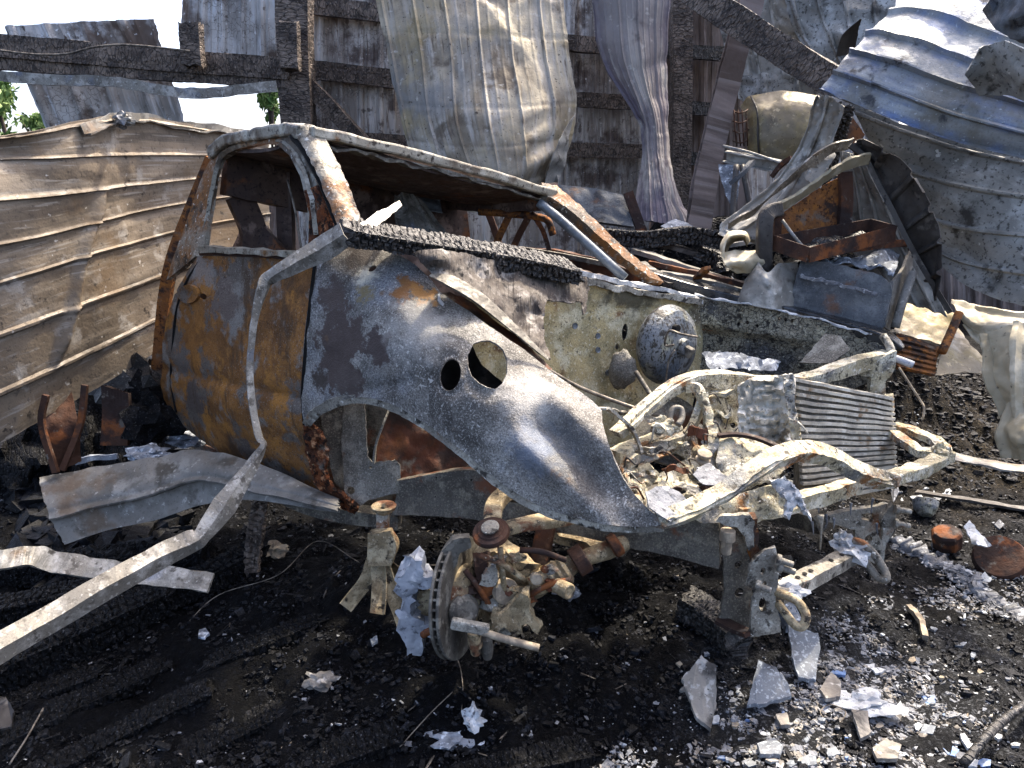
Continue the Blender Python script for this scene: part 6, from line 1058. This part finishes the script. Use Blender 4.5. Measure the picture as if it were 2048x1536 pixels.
# right ground: cans, cone, slats, ash line
patch('scorched_sheet', [(-30, 860), (60, 800), (200, 720), (330, 650), (380, 760), (400, 880), (300, 915), (100, 960), (-30, 980)], [(-30, 860, 3.0), (330, 650, 3.25), (400, 880, 3.0), (-30, 980, 2.8), (100, 960, 2.85)], 'char_ground', g=16, wr=(.05, 40), label='dark sheet added to stand for the shadow under the leaning left sheet', cat='metal sheet')  # dark sheet added where the space beneath should read as shade
def upn(px, py): return on(px, py)
lathe('burnt_can', [(.03, 0), (.055, .01), (.058, .04), (.058, .075), (.05, .085), (.02, .09)], on(1893, 1098) + Vector((0, 0, .0)), (-.25, -.15, .95), 'rust_dark', None, n=8, label='rusty faceted can upright on the ground at the right', cat='can')
lathe('crushed_can', [(.02, -.03), (.085, -.025), (.095, 0), (.085, .025), (.02, .03)], on(1995, 1140) + Vector((0, 0, .05)), (-.5, -.45, .75), 'rust_dark', None, n=24, label='flat round rusty tin leaning on the ground at the right edge', cat='can')
lathe('steel_cup', [(.018, 0), (.03, .004), (.05, .04), (.055, .07), (.05, .07), (.028, .012)], on(1850, 1036) + Vector((0, 0, .01)), (.25, .6, .6), 'booster', None, n=24, label='blue-grey steel cup lying on its side right of the far frame horn', cat='cup')
bar('flat_bar', [on(1830, 995, .03), on(1940, 1012, .03), on(2080, 1032, .02)], .04, .012, 'sheet_dark', n=5, world=True, rough_=.003, label='dark flat bar lying above the steel cup at the right', cat='flat bar')
AR = [on(1786, 1078), on(1860, 1120), on(1950, 1180), on(2010, 1215), on(2080, 1260)]
def ash_line(r, n):
    P = np.array([list(p) for p in AR]); t = r.rand(n) * 4; i = np.minimum(t.astype(int), 3); f = (t - i)[:, None]
    q = P[i] * (1 - f) + P[i + 1] * f; return q[:, 0] + r.normal(0, .022, n), q[:, 1] + r.normal(0, .022, n)
bar('ash_ridge', [p + Vector((0, 0, .0)) for p in AR], .06, .03, 'ash', n=40, world=True, rough_=.02, rs=45, smooth=True, label='long pale ash ridge running diagonally across the ground at the right', cat='ash ridge')
patch('curled_foil', [(1928, 1052), (1938, 1040), (1955, 1062), (1985, 1092), (1975, 1095), (1945, 1088)], [(1928, 1052, 2.55), (1938, 1040, 2.6), (1985, 1092, 2.4), (1945, 1088, 2.42)], 'ash_white', g=7, wr=(.02, 12), label='crumpled white foil right of the rusty can', cat='foil')
bar('burnt_stick', [on(1816, 1224, .02), on(1835, 1250, .03), on(1850, 1284, .015)], .018, .018, 'pebble_tan', n=4, world=True, rough_=.004, label='short pale stick on the black ground at the right', cat='stick')
bar('black_pipe', [on(1920, 1560, .05), on(1990, 1490, .07), on(2100, 1400, .05)], .022, .022, 'char', kind='tube', n=5, world=True, label='dark pipe crossing the bottom right corner', cat='pipe')
bar('steel_tube', [on(1550, 1245, .1), on(1575, 1262, .05), on(1585, 1275, .04)], .05, .05, 'ash_blue', kind='box', n=3, world=True, label='short bluish square tube under the near tow hook', cat='tube')
def shard(outl, m, label, h=.02, tilt=.0, th=.012, grp=None, cat_='slab'):
    outl = dens(outl, 7, 1.8, int(outl[0][0]) % 90)
    P = [on(x, y, h) for x, y in outl]
    c = sum(P, Vector()) / len(P)
    k = len(P); V = []
    for p in P: V.append(p + Vector((0, 0, tilt * (p.y - c.y))))
    for p in P: V.append(p + Vector((0, 0, tilt * (p.y - c.y) - th)))
    F = [tuple(range(k)), tuple(range(k, 2 * k))[::-1]] + [(i, i + k, (i + 1) % k + k, (i + 1) % k) for i in range(k)]
    o = obj(label and 'fragment' or 'fragment', V, F, m, smooth=False, label=label, cat=cat_, group=grp); o.name = 'fragment'
    return o
shard([(1492, 1432), (1502, 1395), (1512, 1358), (1548, 1372), (1572, 1395), (1580, 1418), (1530, 1428)], 'concrete', 'pointed grey triangular slab lying on the ash at lower right', .05, .25)
shard([(1568, 1285), (1600, 1300), (1630, 1310), (1636, 1330), (1630, 1372), (1595, 1368), (1580, 1340)], 'concrete', 'grey bent slab standing between the frame horn and the triangular slab', .06, .35)
shard([(1636, 1395), (1660, 1360), (1680, 1380), (1676, 1410), (1650, 1415)], 'plaster', 'brownish slab right of the triangular slab', .03)
shard([(1362, 1385), (1400, 1345), (1430, 1360), (1432, 1420), (1420, 1470), (1390, 1450)], 'plaster', 'speckled brown slab left of the triangular slab', .04, .2)
shard([(1512, 1500), (1545, 1488), (1565, 1505), (1560, 1522), (1520, 1520)], 'concrete', 'grey flat slab at the bottom edge below the triangular slab', .02)
shard([(1740, 1515), (1770, 1495), (1800, 1510), (1790, 1536), (1752, 1536)], 'plaster', 'brown rough slab at the bottom edge right of centre', .03)
shard([(1700, 1440), (1730, 1445), (1740, 1480), (1720, 1490)], 'plaster', 'brown curled slab below the small wire loop', .03, .2)
shard([(1918, 1478), (1928, 1476), (1944, 1502), (1932, 1506)], 'ash_white', 'small white rectangular tile near the dark pipe', .015, 0, .008, None, 'tile')
shard([(1550, 1440), (1572, 1436), (1580, 1462), (1560, 1462)], 'plaster', 'small brown slab just below the triangular slab', .02)
shard([(740, 1290), (756, 1282), (758, 1292), (744, 1300)], 'concrete', 'small pale tile left of the brake caliper', .02, 0, .008, None, 'tile')
shard([(398, 1268), (412, 1264), (420, 1275), (410, 1284), (398, 1280)], 'ash_blue', 'small bluish disc fragment on the dark ground at left', .015, 0, .008, None, 'tile')
shard([(-20, 1410), (15, 1412), (32, 1440), (28, 1470), (-20, 1482)], 'sheet_dark', 'dark grey slab at the left edge near the bottom', .03)
lump('white_scrap', on(946, 1446, .01), .035, 'ash_white', sq=(.8, .8, .8), rgh=.7, fr=2.5, label='twisted white scrap standing on the black ground at bottom centre', cat='scrap')
lump('white_scrap', on(900, 1478, .0), .03, 'ash_blue', sq=(1.8, 1, .4), rgh=.7, fr=2.5, sd_=3, label='flat bluish scrap left of the twisted white scrap', cat='scrap')
lump('white_scrap', on(1720, 1412, .01), .045, 'ash_white', sq=(1.8, .8, .35), rgh=.8, fr=2.5, sd_=9, label='feathery white crust right of the triangular slab', cat='scrap')
lump('white_scrap', on(640, 1360, .0), .03, 'plaster', sq=(1.3, 1, .5), rgh=.7, fr=2.5, sd_=5, label='pale crumbly lump on the ground at bottom left of centre', cat='scrap')
lump('white_scrap', on(1130, 1190, .01), .03, 'ash', sq=(1.3, 1, .7), rgh=.6, fr=2.5, sd_=6, label='pale ash lump under the drive shaft end', cat='scrap')
lump('white_scrap', on(550, 1110, .02), .035, 'pebble_tan', sq=(1.2, 1, .8), rgh=.7, fr=2.5, sd_=11, label='tan crumbly lump under the door', cat='scrap')
# strewn pale fragments, alike
rg = random.Random(12)
for k in range(130):
    if k < 105: px, py = rg.uniform(1350, 2040), 1530 - 220 * rg.random() ** 1.7
    else: px, py = rg.uniform(1780, 2040), rg.uniform(960, 1320)
    s = 4 + 17 * rg.random() ** 2.2; a0 = rg.uniform(0, 6); kk = rg.randint(4, 6)
    o_ = [(px + s * rg.uniform(.6, 1.2) * math.cos(a0 + 6.283 * i / kk), py + .7 * s * rg.uniform(.6, 1.2) * math.sin(a0 + 6.283 * i / kk)) for i in range(kk)]
    m = rg.choice(['ash', 'ash_blue', 'concrete', 'ash_white', 'plaster', 'concrete', 'plaster', 'plaster', 'ash', 'pebble_tan', 'pebble_blue'] if k < 105 else ['ash', 'ash_blue', 'ash_white'])
    shard(o_, m, 'small %s fragment strewn over the ash at lower right' % {'ash': 'grey ash', 'ash_blue': 'bluish ash', 'concrete': 'grey concrete', 'ash_white': 'white plaster', 'plaster': 'brown plaster', 'pebble_tan': 'tan stone', 'pebble_blue': 'blue glass'}[m], rg.uniform(.002, .012), rg.uniform(-.4, .4), .008, 'pale fragments strewn at lower right', 'fragment')

# ------------------------------------------------------------------ char rubble and ash flakes: nobody could count them
def scatter(name, n, size, m, label, place, flat=.6, seed=1, elong=1):
    r = np.random.RandomState(seed)
    X, Y = place(r, n); n = len(X)
    s = size[0] * (size[1] / size[0]) ** (r.rand(n) ** 3.2)
    base = np.array([(x, y, z) for x in (-1, 1) for y in (-1, 1) for z in (-1, 1)], float)
    F0 = np.array([(0, 1, 3, 2), (4, 6, 7, 5), (0, 4, 5, 1), (2, 3, 7, 6), (0, 2, 6, 4), (1, 5, 7, 3)])
    P = base[None] * (1 + .28 * r.randn(n, 8, 3)) * np.stack([elong * r.uniform(.6, 1.5, n), r.uniform(.5, 1.1, n), r.uniform(.3, 1.0, n) * flat], -1)[:, None]
    a = r.uniform(0, 6.283, n); b = r.normal(0, .5, n)
    ca, sa, cb_, sb = np.cos(a), np.sin(a), np.cos(b), np.sin(b)
    x, y, z = P[..., 0], P[..., 1], P[..., 2]
    y, z = y * cb_[:, None] - z * sb[:, None], y * sb[:, None] + z * cb_[:, None]
    x, y = x * ca[:, None] - y * sa[:, None], x * sa[:, None] + y * ca[:, None]
    V = np.stack([x, y, z], -1) * s[:, None, None] * .5
    V += np.stack([X, Y, gz(X, Y) + s * .18], -1)[:, None]
    F = (F0[None] + 8 * np.arange(n)[:, None, None]).reshape(-1, 4)
    return obj(name, V.reshape(-1, 3), F.tolist(), m, smooth=False, kind='stuff', label=label)
def ashy(X, Y):
    return sstep(-.25, .55, fbm(X * 2.2, Y * 2.2, 0, 61, 4) + 1.5 * np.exp(-(((X - .72) / .34) ** 2 + ((Y - 1.68) / .22) ** 2)) + 1.3 * np.exp(-(((X - 1.25) / .35) ** 2 + ((Y - 1.75) / .4) ** 2)) + .45 * np.exp(-(((X - .6) / .4) ** 2 + ((Y - 1.35) / .18) ** 2)) - .75)
def near(r, n):
    Y = .95 + 3.4 * r.rand(n) ** 1.5; X = (r.rand(n) * 2 - 1) * (Y * .80 + .15); k = r.rand(n) > ashy(X, Y) * .92; return X[k], Y[k]
def ash_place(r, n):
    Y = 1.0 + 2.6 * r.rand(n) ** 1.4; X = .1 * Y + r.rand(n) * (Y * .75); k = r.rand(n) < ashy(X, Y); return X[k], Y[k]
def right(r, n):
    Y = 1.1 + 2.6 * r.rand(n) ** 1.4; X = .25 * Y + (r.rand(n) ** .8) * (Y * .65); k = (vn(X * 3, Y * 3, 0, 4) + .6 * vn(X * 9, Y * 9, 0, 6)) > -.15
    return X[k], Y[k]
scatter('ash_crumbs', 2600, (.004, .022), 'ash', 'pale ash crumbs along the diagonal ash ridge', ash_line, .7, 41)
scatter('char_rubble', 90000, (.003, .016), 'chunk', 'black char rubble covering the ground', near, .9, 3)
scatter('char_chunks', 900, (.012, .04), 'chunk', 'larger charred chunks lying in the rubble', near, .6, 33)
scatter('ash_flakes', 5000, (.003, .013), 'ash', 'pale ash flakes scattered over the black ground', near, .35, 5)
scatter('ash_flakes', 60000, (.004, .016), 'ash', 'grey ash flakes and crumbs over the ground at lower right', ash_place, .45, 8)
scatter('ash_drift', 30000, (.004, .014), 'plaster', 'dull brown-grey ash drift over the ground at lower right', ash_place, .45, 9)
scatter('ash_flakes', 3000, (.003, .014), 'ash_white', 'white ash crumbs over the ground at lower right', right, .4, 11)
scatter('wire_scraps', 420, (.003, .007), 'wire', 'nails and short wire scraps strewn over the ground', near, .8, 15, 9)
scatter('charcoal_splinters', 1500, (.005, .014), 'chunk', 'long charcoal splinters strewn over the ground', near, .5, 16, 4)
def pile(r, n):
    Y = 3.2 + 1.6 * r.rand(n); X = .3 + 2.6 * r.rand(n); return X, Y
scatter('burnt_debris', 22000, (.005, .035), 'chunk', 'burnt debris heaped behind the truck', pile, .5, 21)

# denser tangle behind the far fender, pieces nothing tells apart
rt_ = random.Random(77)
for k in range(26):
    x, y = rt_.uniform(1420, 1800), rt_.uniform(330, 590); Y = 3.35 + rt_.uniform(0, .5)
    L_ = rt_.uniform(25, 80); an = rt_.uniform(-1.3, 1.3)
    bar('burnt_strip', [(x, y, Y), (x + L_ * math.cos(an) * .5 + rt_.uniform(-8, 8), y + L_ * math.sin(an) * .5, Y - .03), (x + L_ * math.cos(an), y + L_ * math.sin(an), Y + rt_.uniform(-.1, .1))], rt_.uniform(.01, .04), rt_.uniform(.006, .03), rt_.choice(['sheet_dark', 'char', 'trim_dull', 'rust_dark', 'cabinet_grey', 'sheet_grey']), n=5, rough_=.005, rs=14,
        label='thin burnt strip tangled in the pile behind the grey cabinet', cat='metal strip', group='strips tangled in the pile')
# burnt boards lying flush in the ground at lower left
for k, (p, q, w_) in enumerate((((-40, 1500), (330, 1330), .09), ((60, 1560), (420, 1380), .08), ((-40, 1440), (200, 1345), .08), ((250, 1580), (560, 1420), .09), ((420, 1330), (640, 1240), .07), ((560, 1560), (800, 1470), .08), ((900, 1560), (1180, 1500), .08))):
    beam('burnt_board', [on(p[0], p[1], -.004), on((p[0] + q[0]) / 2, (p[1] + q[1]) / 2, .004), on(q[0], q[1], .0)], w_, .03, 'char_ground', n=110, cell=.022, depth=.007, wob=.006, world=True,
         label=['burnt board flush with the ground at the left edge below the bent trim', 'burnt board flush with the ground at the bottom left corner', 'burnt board half buried just under the charred timber at left', 'burnt board half buried at the bottom left of centre', 'short burnt board half buried below the wire left of the jack stand', 'burnt board half buried at the bottom edge below the rotor', 'burnt board half buried at the bottom edge right of centre'][k], cat='board', group='burnt boards in the ground')

# dark charred rubble added to darken the shaded gap under the leaning left sheet
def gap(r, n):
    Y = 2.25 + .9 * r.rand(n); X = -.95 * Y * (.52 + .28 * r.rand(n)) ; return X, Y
scatter('gap_dark_rubble', 2600, (.02, .11), 'chunk', 'charred debris added to darken the gap under the leaning left sheet', gap, .8, 51)
